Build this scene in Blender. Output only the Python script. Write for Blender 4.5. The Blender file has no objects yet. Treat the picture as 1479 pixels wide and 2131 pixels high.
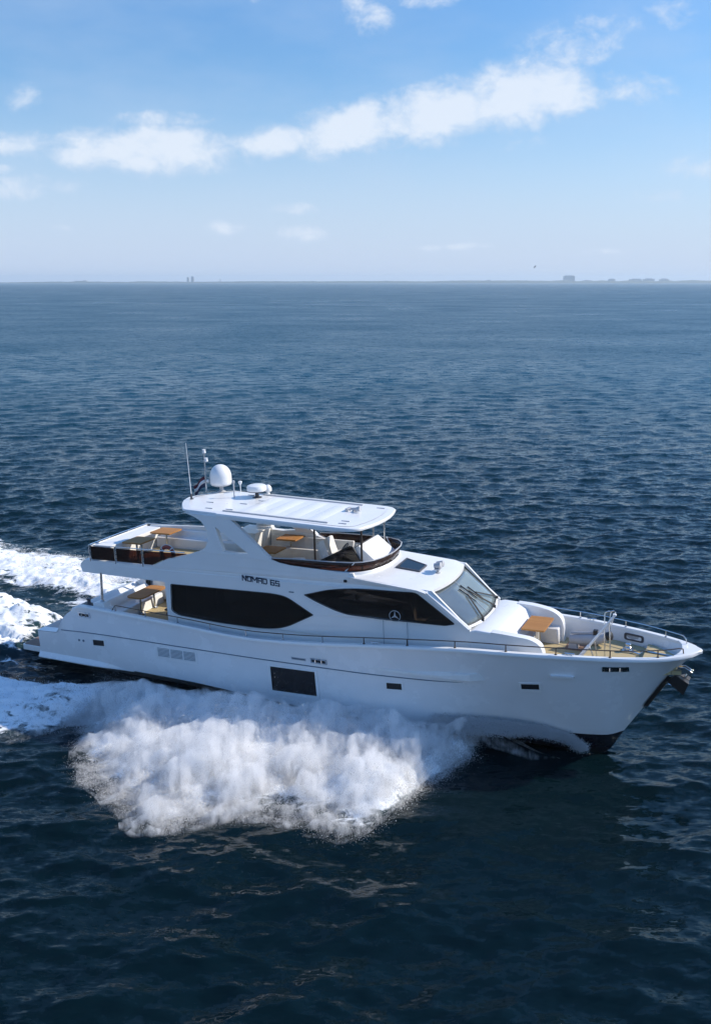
import bpy, bmesh, math, random
import numpy as np
from mathutils import Matrix, Vector, noise
from mathutils.geometry import tessellate_polygon

R = math.radians
rng = np.random.default_rng(7)
random.seed(7)
scene = bpy.context.scene
COL = scene.collection

# ------------------------------------------------------------------ camera
PITCH = math.atan(479.5 / 1950.0)
CAM_H = 15.4136
cam_d = bpy.data.cameras.new('camera')
cam = bpy.data.objects.new('camera', cam_d)
COL.objects.link(cam)
cam.location = (0, 0, CAM_H)
cam.rotation_euler = (R(90) - PITCH, 0, 0)
cam_d.sensor_fit = 'VERTICAL'
cam_d.sensor_height = 24.0
cam_d.lens = 24.0 * 1950.0 / 2131.0
cam_d.clip_start = 0.1
cam_d.clip_end = 60000
scene.camera = cam

# ------------------------------------------------------------------ sun, sky, exposure
SUN_EL, SUN_AZ = R(36), R(10)          # azimuth measured from +X towards +Y
sun_dir = Vector((math.cos(SUN_EL) * math.cos(SUN_AZ), math.cos(SUN_EL) * math.sin(SUN_AZ), math.sin(SUN_EL)))
sd = bpy.data.lights.new('sun', 'SUN')
sd.energy = 4.3
sd.angle = R(0.5)
sd.color = (1.0, 0.91, 0.78)
so = bpy.data.objects.new('sun', sd)
COL.objects.link(so)
so.rotation_euler = sun_dir.to_track_quat('Z', 'Y').to_euler()
so.location = (60, 40, 60)

scene.view_settings.view_transform = 'Standard'
scene.view_settings.look = 'None'
scene.view_settings.exposure = 0.3
scene.view_settings.gamma = 1.0
scene.cycles.max_bounces = 12
scene.cycles.diffuse_bounces = 5
scene.cycles.glossy_bounces = 4
scene.cycles.transparent_max_bounces = 12
scene.cycles.volume_bounces = 8
scene.cycles.sample_clamp_indirect = 12.0
scene.cycles.use_denoising = True
scene.cycles.caustics_reflective = False
scene.cycles.caustics_refractive = False

world = bpy.data.worlds.new('World')
scene.world = world
world.use_nodes = True
wn, wl = world.node_tree.nodes, world.node_tree.links
wn.clear()


def N(nodes, typ, **kw):
    n = nodes.new(typ)
    for k, v in kw.items():
        if k.startswith('i_'):
            n.inputs[k[2:].replace('_', ' ')].default_value = v
        else:
            setattr(n, k, v)
    return n


SKY_STRENGTH = 0.15
sky = N(wn, 'ShaderNodeTexSky', sky_type='NISHITA', sun_disc=False, sun_elevation=SUN_EL,
        sun_rotation=R(90) - SUN_AZ, altitude=50, air_density=1.0, dust_density=0.1, ozone_density=4.0)
tc = N(wn, 'ShaderNodeTexCoord')
sep = N(wn, 'ShaderNodeSeparateXYZ')
wl.new(tc.outputs['Generated'], sep.inputs[0])


def M(nodes, links, op, a, b=None, c=None, clamp=False):
    n = nodes.new('ShaderNodeMath')
    n.operation = op
    n.use_clamp = clamp
    for i, v in enumerate((a, b, c)):
        if v is None:
            continue
        if isinstance(v, (int, float)):
            n.inputs[i].default_value = v
        else:
            links.new(v, n.inputs[i])
    return n.outputs[0]


az = M(wn, wl, 'ARCTAN2', sep.outputs['X'], sep.outputs['Y'])
el = M(wn, wl, 'ARCSINE', sep.outputs['Z'])
dg = 180 / math.pi
azd = M(wn, wl, 'MULTIPLY', az, dg)
eld = M(wn, wl, 'MULTIPLY', el, dg)
comb = N(wn, 'ShaderNodeCombineXYZ')
wl.new(azd, comb.inputs[0])
wl.new(eld, comb.inputs[1])
# clouds by compass direction: azimuth, elevation, half width, half height (degrees), tilt, strength
CLOUDS = [
    (-11.60, 7.06, 6.0, 1.30, 0, 1.00), (-10.7, 7.6, 3.6, 1.1, 0, 0.9), (-15.6, 6.75, 2.6, .8, 0, .75), (-10.9, 8.75, 4.2, .6, 2, .55),
    (-4.7, 7.7, 3.0, .95, 8, .9), (-.5, 8.4, 4.0, 1.5, 12, 1.0), (4.4, 9.2, 4.6, 1.7, 10, 1.0),
    (8.8, 10.0, 3.8, 1.9, 5, 1.0), (11.0, 10.2, 3.2, 1.5, -8, 1.0), (15.0, 10.2, 3.6, .95, -6, .5), (12.2, 12.5, 4.8, 1.6, 12, .50), (16.5, 13.4, 4.0, 1.2, 14, .34),
    (.6, 14.3, 1.9, 1.2, -30, .62), (3.4, 14.9, 3.5, .6, 0, .5), (-5.8, 15.0, 2.0, .5, 0, .4),
    (-18.3, 9.6, 1.4, .8, 20, .55), (-20.4, 11.2, .7, .6, 0, .7), (-19.2, 7.2, 3.2, .75, 4, .7), (-19.8, 5.9, 1.3, .35, 0, .6),
    (-18.6, 5.1, 3.2, .8, 0, .6), (-7.6, 3.05, 1.7, .5, 0, .66), (-3.1, 2.7, 1.9, .6, -6, .72), (-16.8, 2.95, 1.0, .3, 0, .42),
    (5.8, 1.98, 2.6, .28, 2, .66), (14.0, 1.65, 1.8, .3, 0, .56), (19.0, 6.0, 2.2, .8, 0, .54), (-3.7, 4.1, 2.2, .45, 0, .5),
    (17.5, 4.6, 3.5, .5, 0, .3), (9.8, 7.6, 3.0, .5, 5, .3),
    (60, 12, 14, 4, 5, .9), (100, 9, 18, 3, 0, .9), (-70, 11, 16, 3.5, 0, .9), (-130, 14, 20, 4, 6, .9), (170, 10, 22, 3, 0, .9), (40, 30, 10, 4, 20, .6),
]
acc = None
for (ca, ce, rx, ry, tilt, st) in CLOUDS:
    mp = N(wn, 'ShaderNodeMapping', vector_type='TEXTURE')
    mp.inputs['Location'].default_value = (ca, ce, 0)
    mp.inputs['Rotation'].default_value = (0, 0, R(tilt))
    mp.inputs['Scale'].default_value = (rx * 1.06, ry * 1.14, 1)
    wl.new(comb.outputs[0], mp.inputs[0])
    ln = N(wn, 'ShaderNodeVectorMath', operation='LENGTH')
    wl.new(mp.outputs[0], ln.inputs[0])
    mr = N(wn, 'ShaderNodeMapRange', interpolation_type='SMOOTHSTEP')
    mr.inputs['From Min'].default_value = 1.35
    mr.inputs['From Max'].default_value = 0.15
    mr.inputs['To Max'].default_value = st
    wl.new(ln.outputs['Value'], mr.inputs['Value'])
    acc = mr.outputs[0] if acc is None else M(wn, wl, 'MAXIMUM', acc, mr.outputs[0])
mpn = N(wn, 'ShaderNodeMapping')
mpn.inputs['Scale'].default_value = (1.0, 1.5, 1)
wl.new(comb.outputs[0], mpn.inputs[0])
nz = N(wn, 'ShaderNodeTexNoise', i_Scale=0.55, i_Detail=11.0, i_Roughness=0.64, i_Distortion=0.25)
wl.new(mpn.outputs[0], nz.inputs['Vector'])
nlow = N(wn, 'ShaderNodeTexNoise', i_Scale=0.16, i_Detail=5.0, i_Roughness=0.55)
mpl = N(wn, 'ShaderNodeMapping')
mpl.inputs['Scale'].default_value = (0.6, 1.6, 1)
wl.new(comb.outputs[0], mpl.inputs[0])
wl.new(mpl.outputs[0], nlow.inputs['Vector'])
nzc = M(wn, wl, 'MULTIPLY_ADD', nz.outputs['Fac'], 1.9, -0.95)
dens0 = M(wn, wl, 'MULTIPLY', acc, 1.25)
dens1 = M(wn, wl, 'ADD', dens0, nzc)
dens = N(wn, 'ShaderNodeMapRange', interpolation_type='SMOOTHSTEP')
dens.inputs['From Min'].default_value = 0.10
dens.inputs['From Max'].default_value = 1.22
wl.new(dens1, dens.inputs['Value'])
gate = M(wn, wl, 'MULTIPLY', acc, 3.2, clamp=True)
cl = M(wn, wl, 'MULTIPLY', dens.outputs[0], gate)
# thin veil in broad patches, stronger low in the sky
veil = N(wn, 'ShaderNodeMapRange')
veil.inputs['From Min'].default_value = 0.42
veil.inputs['From Max'].default_value = 0.75
veil.inputs['To Max'].default_value = 0.30
wl.new(nlow.outputs['Fac'], veil.inputs['Value'])
cl2 = M(wn, wl, 'MAXIMUM', cl, veil.outputs[0], clamp=True)
clf = M(wn, wl, 'MULTIPLY', cl2, 0.88)
ccol = N(wn, 'ShaderNodeMix', data_type='RGBA')
ccol.inputs['A'].default_value = (3.1, 3.8, 4.9, 1)
ccol.inputs['B'].default_value = (4.45, 4.85, 5.45, 1)
wl.new(dens.outputs[0], ccol.inputs['Factor'])
tint = N(wn, 'ShaderNodeVectorMath', operation='MULTIPLY')      # cooler air than the model's
tint.inputs[1].default_value = (0.72, 0.92, 1.04)
wl.new(sky.outputs[0], tint.inputs[0])
deepb = N(wn, 'ShaderNodeMapRange', interpolation_type='SMOOTHSTEP')  # deeper blue towards the zenith
deepb.inputs['From Min'].default_value = 7.0
deepb.inputs['From Max'].default_value = 34.0
wl.new(eld, deepb.inputs['Value'])
dcol = N(wn, 'ShaderNodeMix', data_type='RGBA')
dcol.inputs['A'].default_value = (.61, .74, .81, 1)
dcol.inputs['B'].default_value = (.60, .99, 1.28, 1)
wl.new(deepb.outputs[0], dcol.inputs['Factor'])
wl.new(dcol.outputs['Result'], tint.inputs[1])
lowh = N(wn, 'ShaderNodeMapRange', interpolation_type='SMOOTHSTEP')   # pale lavender haze layer low over the sea
lowh.inputs['From Min'].default_value = 12.5
lowh.inputs['From Max'].default_value = -0.5
lowh.inputs['To Max'].default_value = 0.93
wl.new(eld, lowh.inputs['Value'])
hsv = N(wn, 'ShaderNodeMix', data_type='RGBA')
wl.new(lowh.outputs[0], hsv.inputs['Factor'])
wl.new(tint.outputs[0], hsv.inputs['A'])
hsv.inputs['B'].default_value = (3.20, 3.72, 4.85, 1)
mixc = N(wn, 'ShaderNodeMix', data_type='RGBA')
wl.new(clf, mixc.inputs['Factor'])
wl.new(hsv.outputs['Result'], mixc.inputs['A'])
wl.new(ccol.outputs['Result'], mixc.inputs['B'])
bg = N(wn, 'ShaderNodeBackground', i_Strength=SKY_STRENGTH)
wl.new(mixc.outputs['Result'], bg.inputs['Color'])
wo = N(wn, 'ShaderNodeOutputWorld')
wl.new(bg.outputs[0], wo.inputs[0])

# ------------------------------------------------------------------ boat pose
YAW, TRIM, TX, TY, LP = 0.43579829, 0.04525969, -1.49007, 33.50852, 12.5
cy_, sy_, ct_, st_ = math.cos(YAW), math.sin(YAW), math.cos(TRIM), math.sin(TRIM)
MB = (Matrix.Translation((TX, TY, 0)) @ Matrix.Rotation(-YAW, 4, 'Z') @ Matrix.Rotation(-TRIM, 4, 'Y')
      @ Matrix.Translation((-LP, 0, 0)))
# check of the sign of the trim: bow must be up
if (MB @ Vector((26, 0, 0))).z < 0:
    MB = (Matrix.Translation((TX, TY, 0)) @ Matrix.Rotation(-YAW, 4, 'Z') @ Matrix.Rotation(TRIM, 4, 'Y')
          @ Matrix.Translation((-LP, 0, 0)))


def world_to_boat_xy(X, Y):
    dx, dy = X - TX, Y - TY
    return dx * cy_ - dy * sy_ + LP, dx * sy_ + dy * cy_


def boat_to_world_xy(x, y):
    a = x - LP
    return a * cy_ + y * sy_ + TX, -a * sy_ + y * cy_ + TY


# ------------------------------------------------------------------ helpers
def tag(o, label=None, cat=None, group=None, kind=None):
    if label:
        o['label'] = label
    if cat:
        o['category'] = cat
    if group:
        o['group'] = group
    if kind:
        o['kind'] = kind
    return o


def empty(name, label, cat, mat, group=None):
    o = bpy.data.objects.new(name, None)
    COL.objects.link(o)
    o.matrix_world = mat
    o.empty_display_size = 0.3
    return tag(o, label, cat, group)


def mesh_obj(name, verts, faces, mats, parent=None, smooth=False, bevel=0.0, mat_idx=None, segs=2, angle=0.6):
    me = bpy.data.meshes.new(name)
    me.from_pydata([tuple(v) for v in verts], [], faces)
    if not isinstance(mats, (list, tuple)):
        mats = [mats]
    for m in mats:
        me.materials.append(m)
    if mat_idx is not None:
        me.polygons.foreach_set('material_index', mat_idx)
    bm = bmesh.new()
    bm.from_mesh(me)
    bmesh.ops.remove_doubles(bm, verts=bm.verts, dist=1e-5)
    bmesh.ops.recalc_face_normals(bm, faces=bm.faces)
    bm.to_mesh(me)
    bm.free()
    if smooth or bevel:
        me.polygons.foreach_set('use_smooth', [True] * len(me.polygons))
        me.set_sharp_from_angle(angle=angle)
    me.update()
    o = bpy.data.objects.new(name, me)
    COL.objects.link(o)
    if parent is not None:
        o.parent = parent
    if bevel:
        b = o.modifiers.new('edges', 'BEVEL')
        b.width = bevel
        b.segments = segs
        b.limit_method = 'ANGLE'
        b.angle_limit = R(35)
        b.use_clamp_overlap = True
        me.polygons.foreach_set('use_smooth', [True] * len(me.polygons))
    return o


class G:
    """collects shapes for ONE mesh object"""

    def __init__(s):
        s.v, s.f, s.mi, s.m = [], [], [], 0

    def add(s, vs, fs):
        o = len(s.v)
        s.v += [tuple(v) for v in vs]
        for f in fs:
            s.f.append([i + o for i in f])
            s.mi.append(s.m)
        return s

    def box(s, x0, x1, y0, y1, z0, z1):
        vs = [(x, y, z) for x in (x0, x1) for y in (y0, y1) for z in (z0, z1)]
        return s.add(vs, [(0, 1, 3, 2), (4, 6, 7, 5), (0, 4, 5, 1), (2, 3, 7, 6), (0, 2, 6, 4), (1, 5, 7, 3)])

    def hexa(s, lo, hi):
        """lo, hi: 4 points each"""
        return s.add(list(lo) + list(hi), [(3, 2, 1, 0), (4, 5, 6, 7), (0, 1, 5, 4), (1, 2, 6, 5), (2, 3, 7, 6), (3, 0, 4, 7)])

    def prism(s, outline, a, b, axis='y', holes=()):
        """outline 2-D extruded along axis from a to b; a, b numbers or functions of the 2-D point"""
        loops = [list(outline)] + [list(h) for h in holes]
        flat = [p for l in loops for p in l]
        tris = tessellate_polygon([[Vector((p[0], p[1], 0)) for p in l] for l in loops])

        def P(p, c):
            c = c(p) if callable(c) else c
            if axis == 'y':
                return (p[0], c, p[1])
            if axis == 'z':
                return (p[0], p[1], c)
            return (c, p[0], p[1])
        n = len(flat)
        vs = [P(p, a) for p in flat] + [P(p, b) for p in flat]
        fs = []
        for t in tris:
            fs.append(tuple(t))
            fs.append(tuple(i + n for i in reversed(t)))
        o = 0
        for l in loops:
            k = len(l)
            for i in range(k):
                j = (i + 1) % k
                fs.append((o + i, o + j, o + j + n, o + i + n))
            o += k
        return s.add(vs, fs)

    def tube(s, pts, r, n=8, closed=False, caps=True):
        pts = [Vector(p) for p in pts]
        m = len(pts)
        rs = r if isinstance(r, (list, tuple)) else [r] * m
        vs, fs = [], []
        ref = None
        for i, p in enumerate(pts):
            if closed:
                t = pts[(i + 1) % m] - pts[i - 1]
            else:
                t = pts[min(i + 1, m - 1)] - pts[max(i - 1, 0)]
            t.normalize()
            if ref is None:
                ref = Vector((0, 0, 1)) if abs(t.z) < 0.9 else Vector((1, 0, 0))
            u = t.cross(ref)
            if u.length < 1e-4:
                u = t.cross(Vector((0, 1, 0)))
            u.normalize()
            w = u.cross(t).normalized()
            ref = w
            for k in range(n):
                a = 2 * math.pi * k / n
                vs.append(p + (u * math.cos(a) + w * math.sin(a)) * rs[i])
        mm = m if closed else m - 1
        for i in range(mm):
            for k in range(n):
                a, b = i * n + k, i * n + (k + 1) % n
                c, d = ((i + 1) % m) * n + (k + 1) % n, ((i + 1) % m) * n + k
                fs.append((a, b, c, d))
        if caps and not closed:
            fs.append(tuple(range(n - 1, -1, -1)))
            fs.append(tuple(range((m - 1) * n, m * n)))
        return s.add(vs, fs)

    def lathe(s, prof, c=(0, 0, 0), n=24, tilt=None):
        vs, fs = [], []
        for (r, z) in prof:
            for k in range(n):
                a = 2 * math.pi * k / n
                p = Vector((r * math.cos(a), r * math.sin(a), z))
                if tilt is not None:
                    p = tilt @ p
                vs.append(p + Vector(c))
        m = len(prof)
        for i in range(m - 1):
            for k in range(n):
                fs.append((i * n + k, i * n + (k + 1) % n, (i + 1) * n + (k + 1) % n, (i + 1) * n + k))
        fs.append(tuple(range(n - 1, -1, -1)))
        fs.append(tuple(range((m - 1) * n, m * n)))
        return s.add(vs, fs)

    def grid(s, rows, flip=False):
        """rows: list of equal-length point lists"""
        n = len(rows[0])
        vs = [p for r in rows for p in r]
        fs = []
        for i in range(len(rows) - 1):
            for k in range(n - 1):
                fs.append((i * n + k, i * n + k + 1, (i + 1) * n + k + 1, (i + 1) * n + k))
        return s.add(vs, fs)

    def build(s, name, mats, parent=None, smooth=False, bevel=0.0, segs=2, angle=0.6):
        return mesh_obj(name, s.v, s.f, mats, parent, smooth, bevel, s.mi, segs, angle)


def interp(xs, ys, x):
    """monotone-ish cubic (Catmull-Rom on uneven knots)"""
    xs = np.asarray(xs, float)
    ys = np.asarray(ys, float)
    x = np.clip(np.asarray(x, float), xs[0], xs[-1])
    d = np.diff(ys) / np.diff(xs)
    m = np.empty_like(ys)
    m[1:-1] = np.where(d[1:] * d[:-1] > 0, 2 * d[1:] * d[:-1] / (d[1:] + d[:-1] + 1e-12 * np.sign(d[1:] + d[:-1] + 1e-30)), 0)
    m[0], m[-1] = d[0], d[-1]
    i = np.clip(np.searchsorted(xs, x) - 1, 0, len(xs) - 2)
    h = xs[i + 1] - xs[i]
    t = (x - xs[i]) / h
    return ((2 * t**3 - 3 * t**2 + 1) * ys[i] + (t**3 - 2 * t**2 + t) * h * m[i]
            + (-2 * t**3 + 3 * t**2) * ys[i + 1] + (t**3 - t**2) * h * m[i + 1])


def smooth_poly(pts, n=6):
    """closed Catmull-Rom through points"""
    out = []
    k = len(pts)
    for i in range(k):
        p0, p1, p2, p3 = pts[i - 1], pts[i], pts[(i + 1) % k], pts[(i + 2) % k]
        for j in range(n):
            t = j / n
            out.append(tuple(0.5 * (2 * b + (c - a) * t + (2 * a - 5 * b + 4 * c - d) * t * t + (3 * b - a - 3 * c + d) * t**3)
                             for a, b, c, d in zip(p0, p1, p2, p3)))
    return out


def round_poly(pts, r, n=4):
    """fillet the corners of a closed polygon; r one radius or one per corner"""
    out = []
    k = len(pts)
    for i in range(k):
        p = Vector(pts[i])
        a, b = Vector(pts[i - 1]) - p, Vector(pts[(i + 1) % k]) - p
        rr = r[i] if isinstance(r, (list, tuple)) else r
        rr = min(rr, a.length * .48, b.length * .48)
        if rr < 1e-4:
            out.append(tuple(p))
            continue
        q0, q1 = p + a.normalized() * rr, p + b.normalized() * rr
        for j in range(n + 1):
            t = j / n
            out.append(tuple(q0 * (1 - t)**2 + p * 2 * t * (1 - t) + q1 * t * t))
    return out


# ------------------------------------------------------------------ materials
def newmat(name):
    m = bpy.data.materials.new(name)
    m.use_nodes = True
    nt = m.node_tree
    nt.nodes.clear()
    out = nt.nodes.new('ShaderNodeOutputMaterial')
    return m, nt.nodes, nt.links, out


def pbr(name, col, rough=0.5, metal=0.0, coat=0.0, vary=0.04, vscale=3.0, bump=0.0, bscale=40.0, spec=0.5, rvar=0.08):
    m, n, l, out = newmat(name)
    b = N(n, 'ShaderNodeBsdfPrincipled', i_Metallic=metal)
    b.inputs['Coat Weight'].default_value = coat
    b.inputs['Coat Roughness'].default_value = 0.08
    b.inputs['Specular IOR Level'].default_value = spec
    t = N(n, 'ShaderNodeTexCoord')
    nz = N(n, 'ShaderNodeTexNoise', i_Scale=vscale, i_Detail=6.0, i_Roughness=0.6)
    l.new(t.outputs['Object'], nz.inputs['Vector'])
    mr = N(n, 'ShaderNodeMapRange')
    mr.inputs['From Min'].default_value = 0.3
    mr.inputs['From Max'].default_value = 0.7
    mr.inputs['To Min'].default_value = 1 - vary
    mr.inputs['To Max'].default_value = 1 + vary
    l.new(nz.outputs['Fac'], mr.inputs['Value'])
    mx = N(n, 'ShaderNodeVectorMath', operation='SCALE')
    mx.inputs[0].default_value = col[:3]
    l.new(mr.outputs[0], mx.inputs['Scale'])
    l.new(mx.outputs[0], b.inputs['Base Color'])
    rr = M(n, l, 'MULTIPLY_ADD', nz.outputs['Fac'], rvar * 2, rough - rvar, clamp=True)
    l.new(rr, b.inputs['Roughness'])
    if bump:
        n2 = N(n, 'ShaderNodeTexNoise', i_Scale=bscale, i_Detail=4.0)
        l.new(t.outputs['Object'], n2.inputs['Vector'])
        bp = N(n, 'ShaderNodeBump', i_Strength=bump, i_Distance=0.01)
        l.new(n2.outputs['Fac'], bp.inputs['Height'])
        l.new(bp.outputs[0], b.inputs['Normal'])
    l.new(b.outputs[0], out.inputs[0])
    return m


def hull_material():
    m, n, l, out = newmat('white gelcoat hull')
    b = N(n, 'ShaderNodeBsdfPrincipled')
    b.inputs['Coat Weight'].default_value = 0.35
    b.inputs['Coat Roughness'].default_value = 0.06
    t = N(n, 'ShaderNodeTexCoord')
    s = N(n, 'ShaderNodeSeparateXYZ')
    l.new(t.outputs['Object'], s.inputs[0])
    nz = N(n, 'ShaderNodeTexNoise', i_Scale=0.7, i_Detail=7.0, i_Roughness=0.6)
    l.new(t.outputs['Object'], nz.inputs['Vector'])
    # antifouling below the boot line
    zz = M(n, l, 'MULTIPLY_ADD', s.outputs['X'], 0.10, -1.57)
    zl = M(n, l, 'MINIMUM', M(n, l, 'MAXIMUM', zz, -0.1), 0.34)
    af = M(n, l, 'LESS_THAN', s.outputs['Z'], zl)
    mr = N(n, 'ShaderNodeMapRange')
    mr.inputs['From Min'].default_value = 0.3
    mr.inputs['From Max'].default_value = 0.7
    mr.inputs['To Min'].default_value = 0.76
    mr.inputs['To Max'].default_value = 0.82
    l.new(nz.outputs['Fac'], mr.inputs['Value'])
    wc = N(n, 'ShaderNodeCombineColor')
    l.new(mr.outputs[0], wc.inputs[0])
    l.new(mr.outputs[0], wc.inputs[1])
    l.new(mr.outputs[0], wc.inputs[2])
    mx = N(n, 'ShaderNodeMix', data_type='RGBA')
    l.new(af, mx.inputs['Factor'])
    l.new(wc.outputs[0], mx.inputs['A'])
    mx.inputs['B'].default_value = (0.012, 0.012, 0.02, 1)
    l.new(mx.outputs['Result'], b.inputs['Base Color'])
    l.new(M(n, l, 'MULTIPLY_ADD', nz.outputs['Fac'], 0.2, 0.16), b.inputs['Roughness'])
    # slight fairing waviness so reflections are not perfect
    n2 = N(n, 'ShaderNodeTexNoise', i_Scale=1.3, i_Detail=2.0)
    l.new(t.outputs['Object'], n2.inputs['Vector'])
    bp = N(n, 'ShaderNodeBump', i_Strength=0.12, i_Distance=0.02)
    l.new(n2.outputs['Fac'], bp.inputs['Height'])
    l.new(bp.outputs[0], b.inputs['Normal'])
    l.new(b.outputs[0], out.inputs[0])
    return m


def planked(name, c1, c2, line, width, axis='Y', rough=0.6, grain=1.0, spec=.4):
    """wood or synthetic teak with caulked seams across 'axis'"""
    m, n, l, out = newmat(name)
    b = N(n, 'ShaderNodeBsdfPrincipled', i_Roughness=rough)
    b.inputs['Specular IOR Level'].default_value = spec
    t = N(n, 'ShaderNodeTexCoord')
    s = N(n, 'ShaderNodeSeparateXYZ')
    l.new(t.outputs['Object'], s.inputs[0])
    mp = N(n, 'ShaderNodeMapping')
    mp.inputs['Scale'].default_value = (2.0, 22, 22) if axis == 'Y' else (22, 2.0, 22)
    l.new(t.outputs['Object'], mp.inputs[0])
    nz = N(n, 'ShaderNodeTexNoise', i_Scale=1.0, i_Detail=6.0, i_Roughness=0.6, i_Distortion=0.6)
    l.new(mp.outputs[0], nz.inputs['Vector'])
    cell = M(n, l, 'FLOOR', M(n, l, 'DIVIDE', s.outputs[axis], width))
    wn_ = N(n, 'ShaderNodeTexWhiteNoise', noise_dimensions='1D')
    l.new(cell, wn_.inputs['W'])
    fac = M(n, l, 'ADD', M(n, l, 'MULTIPLY', nz.outputs['Fac'], 0.7 * grain), M(n, l, 'MULTIPLY_ADD', wn_.outputs['Value'], .4, -.05), clamp=True)
    cr = N(n, 'ShaderNodeMix', data_type='RGBA')
    cr.inputs['A'].default_value = (*c1, 1)
    cr.inputs['B'].default_value = (*c2, 1)
    l.new(fac, cr.inputs['Factor'])
    fr = M(n, l, 'FRACT', M(n, l, 'DIVIDE', s.outputs[axis], width))
    seam = M(n, l, 'LESS_THAN', fr, 0.12)
    mx = N(n, 'ShaderNodeMix', data_type='RGBA')
    l.new(M(n, l, 'MULTIPLY', seam, 0.75), mx.inputs['Factor'])
    l.new(cr.outputs['Result'], mx.inputs['A'])
    mx.inputs['B'].default_value = (*line, 1)
    l.new(mx.outputs['Result'], b.inputs['Base Color'])
    bp = N(n, 'ShaderNodeBump', i_Strength=0.25, i_Distance=0.004)
    l.new(nz.outputs['Fac'], bp.inputs['Height'])
    l.new(bp.outputs[0], b.inputs['Normal'])
    l.new(b.outputs[0], out.inputs[0])
    return m


def tinted(name, tint, gloss=0.03, refl=1.0, ior=1.5, film=0.0, filmcol=(.6, .6, .6)):
    """tinted pane: light passes coloured, surface mirrors by its angle"""
    m, n, l, out = newmat(name)
    tr = N(n, 'ShaderNodeBsdfTransparent')
    tr.inputs['Color'].default_value = (*tint, 1)
    gl = N(n, 'ShaderNodeBsdfGlossy', i_Roughness=gloss)
    gl.inputs['Color'].default_value = (refl, refl, refl, 1)
    fr = N(n, 'ShaderNodeFresnel', i_IOR=ior)
    mx = N(n, 'ShaderNodeMixShader')
    l.new(fr.outputs[0], mx.inputs['Fac'])
    l.new(tr.outputs[0], mx.inputs[1])
    l.new(gl.outputs[0], mx.inputs[2])
    last = mx
    if film:
        df = N(n, 'ShaderNodeBsdfDiffuse')
        df.inputs['Color'].default_value = (*filmcol, 1)
        t = N(n, 'ShaderNodeTexCoord')
        nz = N(n, 'ShaderNodeTexNoise', i_Scale=1.6, i_Detail=4.0)
        l.new(t.outputs['Object'], nz.inputs['Vector'])
        last = N(n, 'ShaderNodeMixShader')
        l.new(M(n, l, 'MULTIPLY', M(n, l, 'MULTIPLY_ADD', nz.outputs['Fac'], .8, .6), film), last.inputs[0])
        l.new(mx.outputs[0], last.inputs[1])
        l.new(df.outputs[0], last.inputs[2])
    l.new(last.outputs[0], out.inputs[0])
    return m


HULL = hull_material()
WHITE = pbr('white gelcoat', (.78, .78, .77), rough=.3, coat=.25, vary=.03, vscale=1.2)
NONSKID = pbr('white non-skid', (.76, .76, .74), rough=.55, vary=.05, vscale=4, bump=.25, bscale=120)
CREAM = pbr('pale upholstery', (.67, .66, .64), rough=.7, vary=.05, vscale=5, bump=.15, bscale=60)
GREYV = pbr('grey upholstery', (.40, .40, .42), rough=.75, vary=.06, vscale=6, bump=.2, bscale=60)
STEEL = pbr('polished stainless steel', (.62, .63, .64), rough=.18, metal=1.0, vary=.03)
DARKSTEEL = pbr('bronze anodised rail', (.10, .075, .06), rough=.35, metal=.6, vary=.1)
BLACK = pbr('black rubber', (.012, .012, .014), rough=.5, vary=.2)
DARKGREY = pbr('dark grey plastic', (.06, .06, .07), rough=.45, vary=.15)
GREY = pbr('light grey plastic', (.42, .43, .45), rough=.5, vary=.08)
SEAM = pbr('blue-grey hull seam', (.10, .15, .20), rough=.5, vary=.1)
LETTER = pbr('dark blue lettering', (.015, .03, .06), rough=.35, vary=.05)
CARPET = pbr('dark cabin lining', (.05, .045, .04), rough=.8, vary=.15)
CABINW = pbr('pale cabin furniture', (.62, .60, .56), rough=.6, vary=.08)
TABLE = planked('varnished teak', (.34, .15, .045), (.48, .24, .08), (.15, .06, .025), .105, 'Y', rough=.55, spec=.15)
TEAK = planked('weathered teak planks', (.17, .10, .07), (.28, .18, .13), (.05, .035, .03), .07, 'Y', rough=.6)
DECK = planked('pale synthetic teak deck', (.42, .33, .17), (.55, .45, .26), (.20, .15, .09), .08, 'Y', rough=.65)
REDBUOY = pbr('faded red lifebuoy', (.30, .05, .035), rough=.6, vary=.12)
GLASS = tinted('dark tinted cabin glass', (.34, .29, .26), refl=.6, film=.22, filmcol=(.075, .058, .05))
SCREEN = tinted('clear windshield glass', (.86, .90, .90), ior=1.9, film=.15, filmcol=(.55, .66, .70))
BROWN = tinted('brown tinted acrylic', (.30, .17, .13), gloss=.12, refl=.6, film=.15, filmcol=(.16, .08, .06))
GREYGLASS = tinted('smoked hatch glass', (.16, .16, .18), gloss=.1)
LAMP = pbr('white lens', (.8, .8, .8), rough=.2)

# ------------------------------------------------------------------ sea
def vnoise(x, y, seed=0):
    """smooth 2-D value noise, 0..1"""
    xi, yi = np.floor(x).astype(np.int64), np.floor(y).astype(np.int64)
    fx, fy = x - xi, y - yi
    fx, fy = fx * fx * (3 - 2 * fx), fy * fy * (3 - 2 * fy)

    def h(a, b):
        k = (a * 374761393 + b * 668265263 + seed * 974634777) & 0xffffffff
        k = ((k ^ (k >> 13)) * 1274126177) & 0xffffffff
        return ((k ^ (k >> 16)) & 0xffff) / 65535.0
    return ((h(xi, yi) * (1 - fx) + h(xi + 1, yi) * fx) * (1 - fy)
            + (h(xi, yi + 1) * (1 - fx) + h(xi + 1, yi + 1) * fx) * fy)


def fbm(x, y, oct=4, seed=0, gain=.5):
    s, a, t = 0, 1, 0
    for o in range(oct):
        s = s + a * vnoise(x * 2**o + 17.3 * o, y * 2**o - 9.1 * o, seed + o)
        t += a
        a *= gain
    return s / t


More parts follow.
